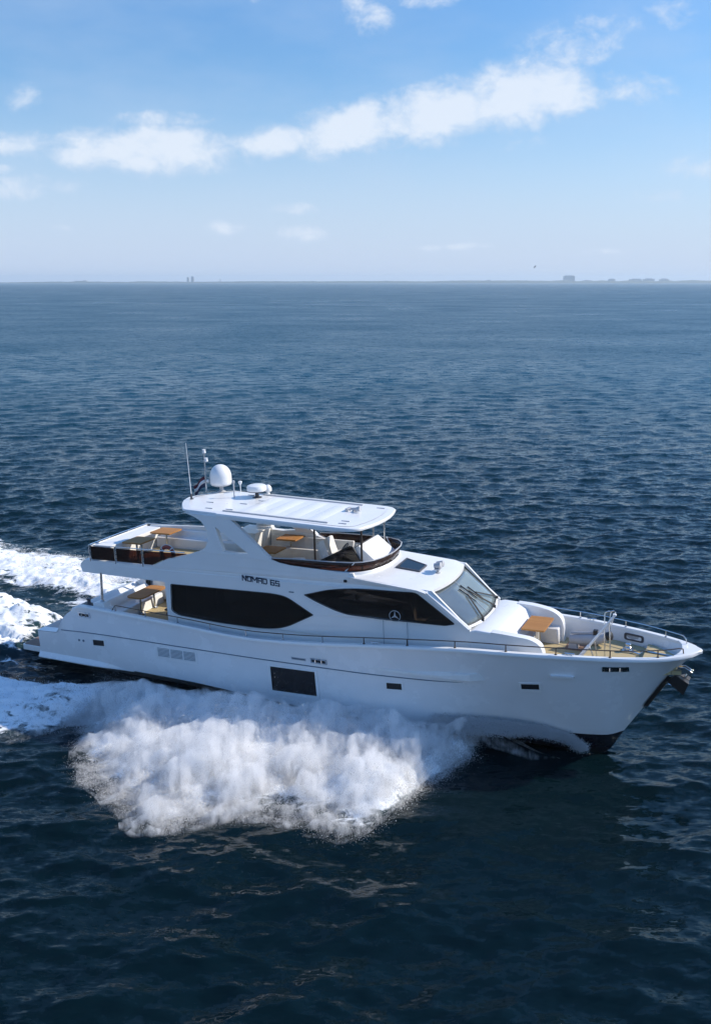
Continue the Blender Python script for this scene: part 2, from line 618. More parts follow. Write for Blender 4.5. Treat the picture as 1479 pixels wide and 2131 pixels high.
def sst(a, b, t):
    t = np.clip((t - a) / (b - a), 0, 1)
    return t * t * (3 - 2 * t)


def axis(lo, hi, step, glo, ghi, end):
    c = list(np.arange(lo, hi, step))
    s, p = step, c[-1]
    up = []
    while p < end:
        s *= ghi
        p += s
        up.append(p)
    s, p = step, c[0]
    dn = []
    while p > -end:
        s *= glo
        p -= s
        dn.append(p)
    return np.array(dn[::-1] + c + up)


SEA_END = 11500.0
gx = axis(-22, 23, 0.10, 1.012, 1.012, SEA_END)
gy = axis(13, 56, 0.10, 1.08, 1.0065, SEA_END)
SX, SY = np.meshgrid(np.gradient(gx), np.gradient(gy))
X, Y = np.meshgrid(gx, gy)
SP = np.maximum(SX, SY)
BX, BY = world_to_boat_xy(X, Y)
AB = np.abs(BY)

# --- wake geometry in boat coordinates (starboard y < 0, port y > 0)
WX = [-80, -40, -20, -10, 0, 3, 4.7, 5.3, 5.9, 6.6, 7.4, 9.6, 11.7, 14, 16, 18, 18.8, 19.6, 20.5, 21.5, 22.4]
LOBES = lambda bx: np.interp(bx, [8.5, 10.0, 11.6, 12.4, 13.4, 14.2, 15.4, 16.6, 17.6, 18.2, 18.6], [0, -.1, .35, .3, -.55, -.95, -.85, .25, .75, .6, 0])
S_OUT = [26, 17, 12.5, 10.5, 8.9, 8.2, 8.0, 7.1, 6.2, 6.7, 7.7, 9.2, 9.8, 8.9, 8.3, 6.9, 4.4, 2.2, 1.9, 1.5, 1.0]
S_IN = [15, 10, 7.0, 5.2, 4.2, 3.9, 3.5, 3.35, 3.2, 3.0, 2.95, 3.0, 2.9, 2.55, 2.15, 1.75, 1.5, 1.2, 1.0, .8, .4]
P_OUT = [22, 14.5, 10.5, 10.3, 9.8, 9.4, 9.2, 9.1, 9, 9, 8.9, 8.6, 8.2, 7.6, 6.8, 5.6, 5.0, 4.2, 3.2, 2.2, 1.0]
P_IN = [12, 8.5, 6.6, 5.6, 5.0, 4.8, 4.8, 4.7, 4.6, 4.5, 4.3, 3.4, 2.6, 2.1, 1.9, 1.6, 1.4, 1.2, 1.0, .8, .4]
W_H = [.05, .10, .18, .26, .34, .40, .42, .40, .38, .42, .50, .62, .70, .72, .70, .58, .50, .5, .5, .45, .3]


def wake(bx, by):
    """height and foam cover of the boat's wake"""
    a = np.abs(by)
    port = by > 0
    wob = (fbm(bx * .35, by * .35, 3, 5) - .5)
    out = np.where(port, interp(WX, P_OUT, bx), interp(WX, S_OUT, bx) + LOBES(bx)) * (1 + .22 * wob)
    inn = np.where(port, interp(WX, P_IN, bx), interp(WX, S_IN, bx)) * (1 + .14 * wob)
    live = np.where(port, sst(22.9, 22.2, bx), sst(19.7, 18.9, bx)) * sst(-85, -30, bx)
    t = (a - inn) / (out - inn)
    H = interp(WX, W_H, bx)
    lump = .2 + 1.5 * fbm(bx * .7, by * .7, 5, 11)
    ridge = H * sst(-.2, .22, t) * (1 - sst(.35, 1.03, t)) * lump * live
    foam = sst(-.12, .14, t) * (1 - sst(.74, 1.08, t)) * live
    foam = foam * np.where(bx < 4, sst(-70, 2, bx) * .45 + .55, 1) * np.where(bx < 7, .42 + .80 * fbm(bx * .45, by * .9, 5, 61, .6), 1.1)
    # hollow along the hull
    side = sst(15, 9, bx) * sst(-14, -2, bx) * (1 - sst(-.25, .1, t)) * (a > 1)
    h = ridge - .22 * side
    # stern wake: churned water behind the transom
    ws = np.interp(-bx, [-1.5, 0, 4, 12, 40], [2.0, 2.2, 2.6, 3.0, 5.0])
    c = (1 - sst(.72, 1.0, a / ws)) * sst(-.75, -2.2, bx) * sst(-75, -10, bx)
    hump = c * (.25 + .55 * np.exp(-((bx + 5) / 4.0)**2)) * (.5 + fbm(bx * .9, by * 1.2, 4, 23))
    fs = c * (.62 + .5 * (fbm(bx * .5, by * 1.6, 4, 31) - .4))
    h = h + hump
    foam = np.maximum(foam, np.clip(fs * 1.15, 0, 1))
    # thin streaks trailing between the bands
    st = sst(5, -4, bx) * sst(-70, -10, bx) * sst(1.15, .9, a / out) * (.16 + .5 * sst(.45, .75, fbm(bx * .14, by * 1.3, 4, 41)))
    foam = np.maximum(foam, st)
    return h, np.clip(foam, 0, 1), t


lw = rng.uniform(math.log(.27), math.log(5.0), 170)
MSS = .5 * .0225**2
LOST = np.zeros_like(X)
near = (X**2 + (Y - 30)**2) < 400**2
Z = np.zeros_like(X)
DX = np.zeros_like(X)
DY = np.zeros_like(X)
WIND = R(-78)
for L in np.exp(lw):
    th = WIND + rng.normal(0, .52)
    k = 2 * math.pi / L
    amp = .0225 / k * (1.25 if L < 1.3 else (1.05 if L < 2.6 else .72))
    ph = rng.uniform(0, 6.283)
    w = np.clip(L / (2.2 * SP) - 1, 0, 1)
    LOST += MSS * (1 - w * w)
    idx = w > 0
    if not idx.any():
        continue
    arg = k * (math.cos(th) * X[idx] + math.sin(th) * Y[idx]) + ph
    ww = w[idx] * amp
    Z[idx] += ww * np.cos(arg)
    DX[idx] -= 1.0 * math.cos(th) * ww * np.sin(arg)
    DY[idx] -= 1.0 * math.sin(th) * ww * np.sin(arg)
# gusts: patches of rougher and smoother water
gust = .86 + .28 * fbm(X * .035, Y * .05, 3, 3)
FOAM = np.zeros_like(X)
box = (BX > -90) & (BX < 24) & (AB < 30)
HW, FM, TT = wake(BX[box], BY[box])
calm = np.ones_like(X)
calm[box] = 1 - .55 * np.clip(FM * 1.5, 0, 1)
# the hull shelters the water on its side towards the viewer
shel = np.exp(-((BX - 20) / 5.5)**2) * sst(-1, -3, BY) * sst(-14, -6, BY)
calm *= 1 - .55 * shel
along = sst(11, 4, BX) * sst(-12, -4, BX) * sst(5.0, 3.0, AB)
calm *= 1 - .6 * along
Z *= gust * calm
DX *= gust * calm
DY *= gust * calm
Z[box] += HW
FOAM[box] = FM
rough = (fbm(X[box] * 2.4, Y[box] * 2.4, 4, 51, .68) - .5) * .62 + (fbm(X[box] * .9, Y[box] * .9, 2, 57) - .5) * .3
Z[box] += rough * np.clip(FM, 0, 1) * np.where((BX[box] > 6) & (BY[box] < 0), .6, .62)
# whole-hull cut: no water stands inside the hull or on the swim platform
hb = np.interp(BX, [-.7, .8, 4, 12, 15, 18, 20, 22, 23.4, 23.9], [1.9, 2.1, 2.1, 2.05, 1.9, 1.5, 1.05, .55, .12, 0])
inside = (AB < hb * .96) & (BX > -.7) & (BX < 23.8)
Z = np.where(inside, np.minimum(Z, -.25), Z)

ny, nx = X.shape
co = np.empty((ny * nx, 3), np.float32)
co[:, 0] = (X + DX).ravel()
co[:, 1] = (Y + DY).ravel()
co[:, 2] = Z.ravel()
ii = np.arange(ny * nx, dtype=np.int32).reshape(ny, nx)
quads = np.stack([ii[:-1, :-1], ii[:-1, 1:], ii[1:, 1:], ii[1:, :-1]], -1).reshape(-1, 4)


def fast_mesh(name, co, faces):
    me = bpy.data.meshes.new(name)
    nf, k = faces.shape
    me.vertices.add(len(co))
    me.vertices.foreach_set('co', np.ascontiguousarray(co, np.float32).ravel())
    me.loops.add(nf * k)
    me.loops.foreach_set('vertex_index', np.ascontiguousarray(faces, np.int32).ravel())
    me.polygons.add(nf)
    me.polygons.foreach_set('loop_start', np.arange(0, nf * k, k, dtype=np.int32))
    me.update(calc_edges=True)
    return me


me = fast_mesh('sea', co, quads)
me.polygons.foreach_set('use_smooth', np.ones(len(quads), bool))
at = me.attributes.new('foam', 'FLOAT', 'POINT')
at.data.foreach_set('value', FOAM.astype(np.float32).ravel())
at = me.attributes.new('micro', 'FLOAT', 'POINT')      # slope of the waves too short for the mesh
at.data.foreach_set('value', (np.sqrt(LOST * 2.4 + .026 * calm) * gust).astype(np.float32).ravel())
sea = bpy.data.objects.new('sea', me)
COL.objects.link(sea)
tag(sea, 'dark blue choppy sea with white wake around the boat', 'sea', kind='structure')


def sea_material():
    m, n, l, out = newmat('sea water and foam')
    t = N(n, 'ShaderNodeTexCoord')
    # ripples smaller than the modelled waves
    mp = N(n, 'ShaderNodeMapping')
    mp.inputs['Rotation'].default_value = (0, 0, R(12))
    mp.inputs['Scale'].default_value = (.42, 1.0, 1)
    l.new(t.outputs['Object'], mp.inputs[0])
    slope = None
    for sc_, det, k_ in ((.42, 2.0, .45), (1.25, 3.0, 2.8), (4.2, 3.0, 3.2), (11.0, 2.0, 2.6)):
        nn_ = N(n, 'ShaderNodeTexNoise', i_Scale=sc_, i_Detail=det, i_Roughness=0.6, i_Distortion=0.2)
        l.new(mp.outputs[0], nn_.inputs['Vector'])
        v_ = N(n, 'ShaderNodeVectorMath', operation='MULTIPLY_ADD')
        l.new(nn_.outputs['Color'], v_.inputs[0])
        v_.inputs[1].default_value = (k_ * .6, k_, 0)
        v_.inputs[2].default_value = (-k_ * .3, -k_ * .5, 0)
        if slope is None:
            slope = v_.outputs[0]
        else:
            ad = N(n, 'ShaderNodeVectorMath', operation='ADD')
            l.new(slope, ad.inputs[0])
            l.new(v_.outputs[0], ad.inputs[1])
            slope = ad.outputs[0]
    mi = N(n, 'ShaderNodeAttribute', attribute_name='micro')
    sc2 = N(n, 'ShaderNodeVectorMath', operation='SCALE')
    l.new(slope, sc2.inputs[0])
    l.new(M(n, l, 'MULTIPLY', mi.outputs['Fac'], 1.25), sc2.inputs['Scale'])
    ge = N(n, 'ShaderNodeNewGeometry')
    ad = N(n, 'ShaderNodeVectorMath', operation='ADD')
    l.new(ge.outputs['Normal'], ad.inputs[0])
    l.new(sc2.outputs[0], ad.inputs[1])
    bp = N(n, 'ShaderNodeVectorMath', operation='NORMALIZE')
    l.new(ad.outputs[0], bp.inputs[0])
    fa = N(n, 'ShaderNodeAttribute', attribute_name='foam')
    f = fa.outputs['Fac']
    wat = N(n, 'ShaderNodeBsdfPrincipled', i_Roughness=0.07, i_IOR=1.333)
    wat.inputs['Specular IOR Level'].default_value = .27
    wat.inputs['Specular Tint'].default_value = (.72, .95, 1, 1)
    # waves too small to model widen the mirror image instead
    rg = M(n, l, 'MULTIPLY_ADD', M(n, l, 'MAXIMUM', M(n, l, 'SUBTRACT', mi.outputs['Fac'], .22), 0), 1.7, .08)
    l.new(M(n, l, 'MINIMUM', rg, .6), wat.inputs['Roughness'])
    l.new(bp.outputs[0], wat.inputs['Normal'])
    deep = N(n, 'ShaderNodeMix', data_type='RGBA')
    deep.inputs['A'].default_value = (.0016, .0110, .0160, 1)
    deep.inputs['B'].default_value = (.045, .095, .105, 1)
    l.new(M(n, l, 'MULTIPLY', f, .8, clamp=True), deep.inputs['Factor'])
    # painted shading in the water colour: darkened close by, brighter teal with distance
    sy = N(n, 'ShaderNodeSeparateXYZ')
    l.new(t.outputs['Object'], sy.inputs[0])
    dist_shade = N(n, 'ShaderNodeMapRange', interpolation_type='SMOOTHSTEP')
    dist_shade.inputs['From Min'].default_value = 28
    dist_shade.inputs['From Max'].default_value = 170
    l.new(sy.outputs['Y'], dist_shade.inputs['Value'])
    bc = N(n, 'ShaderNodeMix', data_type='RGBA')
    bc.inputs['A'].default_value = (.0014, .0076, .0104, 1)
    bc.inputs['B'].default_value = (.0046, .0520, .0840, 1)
    l.new(dist_shade.outputs[0], bc.inputs['Factor'])
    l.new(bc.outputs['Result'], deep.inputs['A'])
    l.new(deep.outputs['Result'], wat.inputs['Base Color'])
    # foam: lace of bubbles where thin, solid where thick
    mf = N(n, 'ShaderNodeMapping')
    mf.inputs['Rotation'].default_value = (0, 0, YAW)
    mf.inputs['Scale'].default_value = (.62, 1.0, 1)
    l.new(t.outputs['Object'], mf.inputs[0])
    fn = N(n, 'ShaderNodeTexNoise', i_Scale=1.5, i_Detail=10.0, i_Roughness=0.68, i_Distortion=0.9)
    l.new(mf.outputs[0], fn.inputs['Vector'])
    vo = N(n, 'ShaderNodeTexVoronoi', feature='DISTANCE_TO_EDGE', i_Scale=2.6)
    wv = N(n, 'ShaderNodeVectorMath', operation='MULTIPLY_ADD')
    l.new(fn.outputs['Color'], wv.inputs[0])
    wv.inputs[1].default_value = (.9, .9, .9)
    l.new(mf.outputs[0], wv.inputs[2])
    l.new(wv.outputs[0], vo.inputs['Vector'])
    lace = M(n, l, 'SUBTRACT', .30, vo.outputs['Distance'])
    nn = M(n, l, 'ADD', M(n, l, 'MULTIPLY_ADD', fn.outputs['Fac'], 2.0, -1.0), M(n, l, 'MULTIPLY', lace, .8))
    cov = M(n, l, 'ADD', M(n, l, 'MULTIPLY', f, 1.08), M(n, l, 'MULTIPLY', nn, 1.1))
    ms = N(n, 'ShaderNodeMapRange', interpolation_type='SMOOTHSTEP')
    ms.inputs['From Min'].default_value = .50
    ms.inputs['From Max'].default_value = .88
    l.new(cov, ms.inputs['Value'])
    mask = M(n, l, 'MULTIPLY', ms.outputs[0], M(n, l, 'MULTIPLY', f, 6.0, clamp=True), clamp=True)
    fo = N(n, 'ShaderNodeBsdfPrincipled', i_Roughness=0.9)
    fo.inputs['Base Color'].default_value = (.82, .84, .85, 1)
    fo.inputs['Specular IOR Level'].default_value = .2
    bf = N(n, 'ShaderNodeBump', i_Strength=0.8, i_Distance=.10)
    l.new(fn.outputs['Fac'], bf.inputs['Height'])
    l.new(bf.outputs[0], fo.inputs['Normal'])
    mx = N(n, 'ShaderNodeMixShader')
    l.new(mask, mx.inputs[0])
    l.new(wat.outputs[0], mx.inputs[1])
    l.new(fo.outputs[0], mx.inputs[2])
    l.new(mx.outputs[0], out.inputs[0])
    return m


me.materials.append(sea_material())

# ------------------------------------------------------------------ spray thrown up by the bow and thrown off the wake crests
def spray_points(nj, per, x0, x1, side, tband, reach, seed, r0, r1, xpow=1.0):
    g = np.random.default_rng(seed)
    bx = x0 + (x1 - x0) * g.random(nj)**xpow
    t = g.uniform(tband[0], tband[1], nj)
    out = interp(WX, P_OUT if side > 0 else S_OUT, bx) + (0 if side > 0 else LOBES(bx))
    out = out * (1 + .22 * (fbm(bx * .35, side * out * .35, 3, 5) - .5))
    inn = interp(WX, P_IN if side > 0 else S_IN, bx)
    ay = inn + (out - inn) * t
    h0, fm, _ = wake(bx, side * ay)
    keep = fbm(bx * .9, ay * .9, 3, seed) > .40
    bx, ay, t, h0 = bx[keep], ay[keep], t[keep], h0[keep]
    k = len(bx)
    jh = reach * g.gamma(1.7, .42, k) * interp(WX, W_H, bx) * np.clip(1.15 - t, .12, 1) * (sst(-.1, .4, t) * .8 + .2)
    sg = g.uniform(.06, .26, k)
    u = g.random((k, per))**1.5
    spread = (.35 + u)
    px = bx[:, None] - jh[:, None] * u * .5 + g.normal(0, 1, (k, per)) * sg[:, None] * spread * 1.3
    py = ay[:, None] + jh[:, None] * u * .30 + g.normal(0, 1, (k, per)) * sg[:, None] * spread
    pz = h0[:, None] - .06 + jh[:, None] * u + g.normal(0, .05, (k, per))
    rr = g.uniform(r0, r1, (k, per)) * (1.2 - .7 * u) * (1 + 1.2 * (g.random((k, per)) > .97))
    py = np.maximum(py, np.interp(px, [-2, 12, 15, 18, 20, 22, 23.5], [2.45, 2.42, 2.25, 1.95, 1.55, 1.0, .2]) * np.where(px > -1, 1, 0))
    X_, Y_ = boat_to_world_xy(px.ravel(), side * py.ravel())
    return np.stack([X_, Y_, pz.ravel()], 1), rr.ravel()


def hull_sheet(nj, per, seed):
    """thin sheet of water the bow peels off its own side, arching aft"""
    g = np.random.default_rng(seed)
    u = g.random(nj)
    x = 23.0 - 5.0 * u
    top = np.interp(u, [0, .12, .3, .6, 1], [-.1, .30, .56, .70, .74])
    k = g.random((nj, per))**2.2
    z = top[:, None] - k * (.10 + .20 * u[:, None]) + g.normal(0, .07, (nj, per))
    hy = np.interp(x, [17.5, 18, 19, 20, 21, 22, 22.6], [1.85, 1.78, 1.58, 1.38, 1.16, .92, .74])
    y = hy[:, None] + .05 + np.abs(g.normal(0, .05, (nj, per))) + (.12 + 1.0 * u[:, None]) * k * .8 + g.random((nj, per)) * .5 * u[:, None]
    px = x[:, None] + g.normal(0, .06, (nj, per)) - k * .25
    X_, Y_ = boat_to_world_xy(px.ravel(), -y.ravel())
    zz = (z + .0 * y).ravel() + (px.ravel() - 12.5) * math.sin(TRIM)
    return np.stack([X_, Y_, zz], 1), g.uniform(.006, .018, nj * per)


def droplets(name, sets, label, mat):
    P = np.concatenate([s[0] for s in sets])
    r = np.concatenate([s[1] for s in sets])
    ok = P[:, 2] > -.05
    P, r = P[ok], r[ok]
    n = len(P)
    g = np.random.default_rng(3)
    base = np.array([[1, 1, 1], [1, -1, -1], [-1, 1, -1], [-1, -1, 1]], float) * .62
    q = g.normal(size=(n, 4))
    q /= np.linalg.norm(q, axis=1)[:, None]
    w, x, y, z = q.T
    Rm = np.stack([1 - 2 * (y * y + z * z), 2 * (x * y - z * w), 2 * (x * z + y * w),
                   2 * (x * y + z * w), 1 - 2 * (x * x + z * z), 2 * (y * z - x * w),
                   2 * (x * z - y * w), 2 * (y * z + x * w), 1 - 2 * (x * x + y * y)], 1).reshape(n, 3, 3)
    v = np.einsum('nij,kj->nki', Rm, base) * r[:, None, None]
    v[:, :, 2] *= 1.5
    v += P[:, None, :]
    f = np.array([[0, 1, 2], [0, 3, 1], [0, 2, 3], [1, 3, 2]])
    F = (np.arange(n)[:, None, None] * 4 + f[None]).reshape(-1, 3)
    m_ = fast_mesh(name, v.reshape(-1, 3), F)
    m_.polygons.foreach_set('use_smooth', np.ones(len(F), bool))
    m_.materials.append(mat)
    o = bpy.data.objects.new(name, m_)
    COL.objects.link(o)
    tag(o, label, 'spray', kind='stuff')
    return o


def spray_material():
    m, n, l, out = newmat('white water spray')
    # a mist of drops scatters much like a level white cloud top
    ge = N(n, 'ShaderNodeNewGeometry')
    va = N(n, 'ShaderNodeVectorMath', operation='MULTIPLY_ADD')
    l.new(ge.outputs['Normal'], va.inputs[0])
    va.inputs[1].default_value = (.55, .55, .55)
    va.inputs[2].default_value = (.28, -.12, .62)
    vn = N(n, 'ShaderNodeVectorMath', operation='NORMALIZE')
    l.new(va.outputs[0], vn.inputs[0])
    d = N(n, 'ShaderNodeBsdfDiffuse')
    d.inputs['Color'].default_value = (1.0, 1.0, 1.0, 1)
    l.new(vn.outputs[0], d.inputs['Normal'])
    tl = N(n, 'ShaderNodeBsdfTranslucent')
    tl.inputs['Color'].default_value = (.9, .91, .92, 1)
    mx = N(n, 'ShaderNodeMixShader')
    mx.inputs[0].default_value = .38
    l.new(d.outputs[0], mx.inputs[1])
    l.new(tl.outputs[0], mx.inputs[2])
    tr = N(n, 'ShaderNodeBsdfTransparent')
    m2 = N(n, 'ShaderNodeMixShader')
    m2.inputs[0].default_value = .5
    l.new(mx.outputs[0], m2.inputs[1])
    l.new(tr.outputs[0], m2.inputs[2])
    l.new(m2.outputs[0], out.inputs[0])
    return m


SPRAY = spray_material()
droplets('bow_spray', [
    spray_points(8500, 44, 5.6, 19.4, -1, (.0, 1.0), 1.5, 101, .005, .013),
    spray_points(1100, 20, 6.5, 19.3, -1, (.1, .95), 1.0, 104, .010, .022),
    spray_points(7500, 30, 5.4, 19.4, -1, (.62, 1.02), 1.35, 102, .005, .014),
    spray_points(4200, 26, 5.4, 19.4, -1, (.85, 1.12), .9, 107, .004, .010),
    spray_points(1500, 46, 15, 19.2, -1, (-.1, .5), .8, 103, .005, .012),
    hull_sheet(1500, 22, 105),
], 'burst of white spray thrown out from the starboard bow beside the hull', SPRAY)
droplets('wake_spray', [
    spray_points(2600, 30, -14, 6, -1, (.0, 1.02), .5, 111, .006, .018),
    spray_points(3000, 26, -20, 8, 1, (.0, 1.05), .6, 112, .008, .024),
    spray_points(1500, 30, 8, 22, 1, (.0, 1.0), .8, 113, .008, .02),
], 'small white splashes along the foaming wake crests', SPRAY)

def mist():
    """soft body of the bow spray: a cloud hugging the thrown wave"""
    us = np.arange(3.6, 22.3, .12)
    ts = np.linspace(-.22, 1.14, 64)
    U, T = np.meshgrid(us, ts, indexing='ij')
    out, inn = interp(WX, S_OUT, U) + LOBES(U), interp(WX, S_IN, U)
    out = out * (1 + .22 * (fbm(U * .35, -out * .35, 3, 5) - .5))
    A = inn + (out - inn) * T
    hull_side = np.interp(U, [2, 12, 15, 18, 20, 22], [2.5, 2.5, 2.32, 2.05, 1.75, 1.2])
    A = np.maximum(A, hull_side)
    h, _, _ = wake(U, -A)
    H = interp(WX, W_H, np.minimum(U, 18.6))
    edge = sst(-.22, .05, T) * sst(1.12, .62, T + 1.0 * (fbm(U * 1.0, A * 1.0, 5, 87, .6) - .5)) * sst(3.8, 7.0, U) * sst(20.2, 18.0, U)
    blob = .0 + 1.9 * fbm(U * .8, A * .8, 5, 83, .62)
    fan = sst(18.2, 19.2, U) * sst(22.2, 19.6, U)          # the thin fan running forward along the hull
    edge = np.where(U > 18.0, np.maximum(edge, fan * sst(1.1, .2, T)), edge)
    lift = .48 * fan
    top = h + lift + .02 + edge * (.10 + np.where(U > 18.6, .30, H * .80)) * blob
    bot = np.minimum(h - .25 + lift * 1.5, top - .02)
    X_, Y_ = boat_to_world_xy(U, -A)
    k, m_ = U.shape
    co_ = np.concatenate([np.stack([X_, Y_, top], -1).reshape(-1, 3), np.stack([X_, Y_, bot], -1).reshape(-1, 3)])
    q = np.arange(k * m_).reshape(k, m_)
    o_ = k * m_
    f1 = np.stack([q[:-1, :-1], q[1:, :-1], q[1:, 1:], q[:-1, 1:]], -1).reshape(-1, 4)
    f2 = f1[:, ::-1] + o_
    rim = np.concatenate([q[:, 0], q[-1, 1:], q[::-1, -1][1:], q[0, ::-1][1:-1]])
    nx_ = np.roll(rim, -1)
    f3 = np.stack([rim, rim + o_, nx_ + o_, nx_], -1)
    m2 = fast_mesh('bow_mist', co_, np.concatenate([f1, f2, f3])[:, ::-1])
    m, n, l, out_ = newmat('white spray mist')
    v = N(n, 'ShaderNodeVolumePrincipled')
    v.inputs['Color'].default_value = (.998, .998, .998, 1)
    v.inputs['Anisotropy'].default_value = .15
    t = N(n, 'ShaderNodeTexCoord')
    mp = N(n, 'ShaderNodeMapping')
    mp.inputs['Scale'].default_value = (1.7, 1.7, .5)
    l.new(t.outputs['Object'], mp.inputs[0])
    nz = N(n, 'ShaderNodeTexNoise', i_Scale=1.6, i_Detail=7.0, i_Roughness=.74, i_Distortion=.3)
    l.new(mp.outputs[0], nz.inputs['Vector'])
    mr = N(n, 'ShaderNodeMapRange', interpolation_type='SMOOTHSTEP')
    mr.inputs['From Min'].default_value = .40
    mr.inputs['From Max'].default_value = .72
    mr.inputs['To Max'].default_value = 5.5
    l.new(nz.outputs['Fac'], mr.inputs['Value'])
    l.new(mr.outputs[0], v.inputs['Density'])
    l.new(v.outputs[0], out_.inputs['Volume'])
    m.cycles.volume_step_rate = .12
    m2.materials.append(m)
    o = bpy.data.objects.new('bow_mist', m2)
    COL.objects.link(o)
    tag(o, 'soft white body of the spray thrown up beside the starboard bow', 'spray', kind='stuff')


mist()

# ------------------------------------------------------------------ far shore
HAZY_GREEN = pbr('shore trees', (.05, .07, .045), rough=.9, vary=.3, vscale=.02)
CONCRETE = pbr('pale concrete', (.42, .41, .39), rough=.8, vary=.1, vscale=.05)
CONC2 = pbr('grey concrete', (.30, .31, .33), rough=.8, vary=.1, vscale=.05)
SHORE_Y = 9000.0


def shore_x(px, Y):      # compass bearing of a landmark -> easting
    return (px - 739.5) / 1950.0 * Y * 0.9711 * 1.0299


gs = G()
xs_ = np.arange(-5200, 5200, 40.0)
hh = 11 + 17 * fbm(xs_ * .004, xs_ * 0, 4, 71) + 5 * (fbm(xs_ * .02, xs_ * 0 + 3, 3, 73) - .5)
hh = np.clip(hh - 8 * sst(-1200, -2600, xs_) + (1 + 9 * fbm(xs_ * .012, xs_ * 0 + 7, 3, 77)) * sst(300, 1200, xs_), 3, 60)
rows = []
for j, (dy, s) in enumerate(((0, -.2), (18, .35), (45, .8), (90, 1.0), (220, .9), (420, .4), (500, -.3))):
    rows.append([(x, SHORE_Y + dy + 25 * math.sin(x * .003), max(-1, h * s)) for x, h in zip(xs_, hh)])
gs.grid(rows)
sh = gs.build('shore', HAZY_GREEN, smooth=True)
tag(sh, 'thin hazy line of low wooded shore on the horizon', 'shore', kind='structure')


def far_building(name, px, w, h, d, label, mat, steps=(), off=120, group='hazy buildings on the far shore'):
    g = G()
    x = shore_x(px, SHORE_Y + off)
    g.box(-w / 2, w / 2, -d / 2, d / 2, -4, h)
    for (a, b, z) in steps:
        g.box(a, b, -d / 2.4, d / 2.4, h - 1, z)
    o = g.build(name, mat, bevel=.6, segs=1)
    o.location = (x, SHORE_Y + off, 6)
    # window bands as a part of their own
    b = G()
    nf = max(2, int(h / 6))
    for i in range(nf):
        z = h * (i + .35) / nf
        b.box(-w / 2 + 1.5, w / 2 - 1.5, -d / 2 - .25, -d / 2 + .3, z, z + h / nf * .4)
    if w > 12:
        wb = b.build('window_bands', DARKGREY, o)
    tag(o, label, 'building', group)
    return o


far_building('tower_block', 402, 22, 46, 30, 'tall slim tower at left of the pair on the hazy left shore', CONCRETE, ((-6, 6, 50),))
far_building('tower_block', 411, 26, 54, 30, 'tallest tower, right of the close pair on the hazy left shore', CONC2, ((-9, 4, 58),), off=160)
far_building('office_block', 1170, 98, 60, 60, 'wide tall pale block, biggest building on the right shore', CONCRETE, ((-38, 40, 66),))
far_building('apartment_block', 1207, 90, 20, 40, 'low grey block just right of the biggest building', CONC2, ((-20, 10, 24),))
far_building('apartment_block', 1256, 62, 31, 40, 'small rounded pale block midway between the biggest building and the long blocks', CONCRETE, ((-16, 16, 37),))
far_building('apartment_block', 1304, 118, 31, 40, 'long stepped pale block, left of the two long neighbours', CONCRETE, ((-30, 44, 37),))
far_building('apartment_block', 1331, 100, 33, 40, 'long grey stepped block, right of the two long neighbours', CONC2, ((-30, 30, 39),), off=180)
far_building('apartment_block', 1362, 84, 31, 40, 'rightmost pale block on the hazy shore', CONCRETE, ((-24, 24, 38),))
far_building('apartment_block', 1007, 48, 20, 40, 'small low block left of the biggest building on the right shore', CONC2, ((-10, 16, 26),))
far_building('apartment_block', 186, 120, 16, 40, 'long low white building at far left of the shore', CONCRETE, ((20, 50, 22),))
far_building('chimney_tower', 467, 8, 30, 8, 'thin lone tower right of the close pair on the left shore', CONC2, ())

# a gull over the water
bg_ = G()
for s in (-1, 1):
    bg_.grid([[(-.10, 0, 0), (-.06, s * .22, .14), (-.10, s * .42, .13), (-.2, s * .66, .02)],
              [(.0, 0, .03), (.03, s * .22, .17), (-.02, s * .42, .15), (-.17, s * .66, .03)],
              [(.10, 0, 0), (.10, s * .22, .14), (.05, s * .42, .13), (-.14, s * .66, .02)]])
bg_.tube([(-.34, 0, .0), (-.2, 0, 0), (0, 0, 0), (.18, 0, .02), (.28, 0, .04), (.34, 0, .03)], [.02, .05, .08, .065, .045, .012], 8)
gull = bg_.build('gull', GREY, smooth=True)
gull.matrix_world = Matrix.Translation((40.0, 216, 18.6)) @ Matrix.Rotation(R(200), 4, 'Z') @ Matrix.Rotation(R(28), 4, 'X')
tag(gull, 'tiny dark bird flying above the horizon', 'bird')
# ------------------------------------------------------------------ motor yacht (all shapes in the boat's own frame: x forward, y port, z up, metres)
Y = empty('motor_yacht', 'white flybridge motor yacht speeding to the right with bow raised', 'yacht', MB)

ST_X = [.8, 4, 8, 12, 15, 18, 20, 22, 23.0, 23.5, 24.0, 24.7, 25.4, 26.0, 26.34]
KEEL = [-.5, -.6, -.65, -.7, -.7, -.7, -.7, -.68, -.64, -.50, .27, 1.35, 2.45, 3.12, 3.34]
CHZ = [.82, .78, .70, .42, .25, .16, .20, .32, .45, .62, 1.05, 1.85, 2.72, 3.22, 3.36]
CHY = [2.12, 2.14, 2.14, 2.10, 1.96, 1.66, 1.30, .84, .56, .43, .34, .23, .14, .07, .02]
KNZ = [2.08, 2.16, 2.12, 2.08, 2.08, 2.10, 2.14, 2.2, 2.24, 2.28, 2.42, 2.75, 3.05, 3.30, 3.375]
KNY = [2.26, 2.28, 2.29, 2.28, 2.27, 2.12, 1.86, 1.50, 1.21, 1.07, .94, .74, .47, .25, .02]
SHX = [.8, 1.85, 2.05, 2.35, 2.8, 3.3, 5, 8, 11.1, 13, 16, 17.3, 20, 22, 24, 25.3, 26.34]
SHZ = [1.98, 2.02, 2.30, 2.72, 3.05, 3.24, 3.17, 3.02, 2.85, 2.92, 3.17, 3.28, 3.40, 3.40, 3.37, 3.36, 3.40]
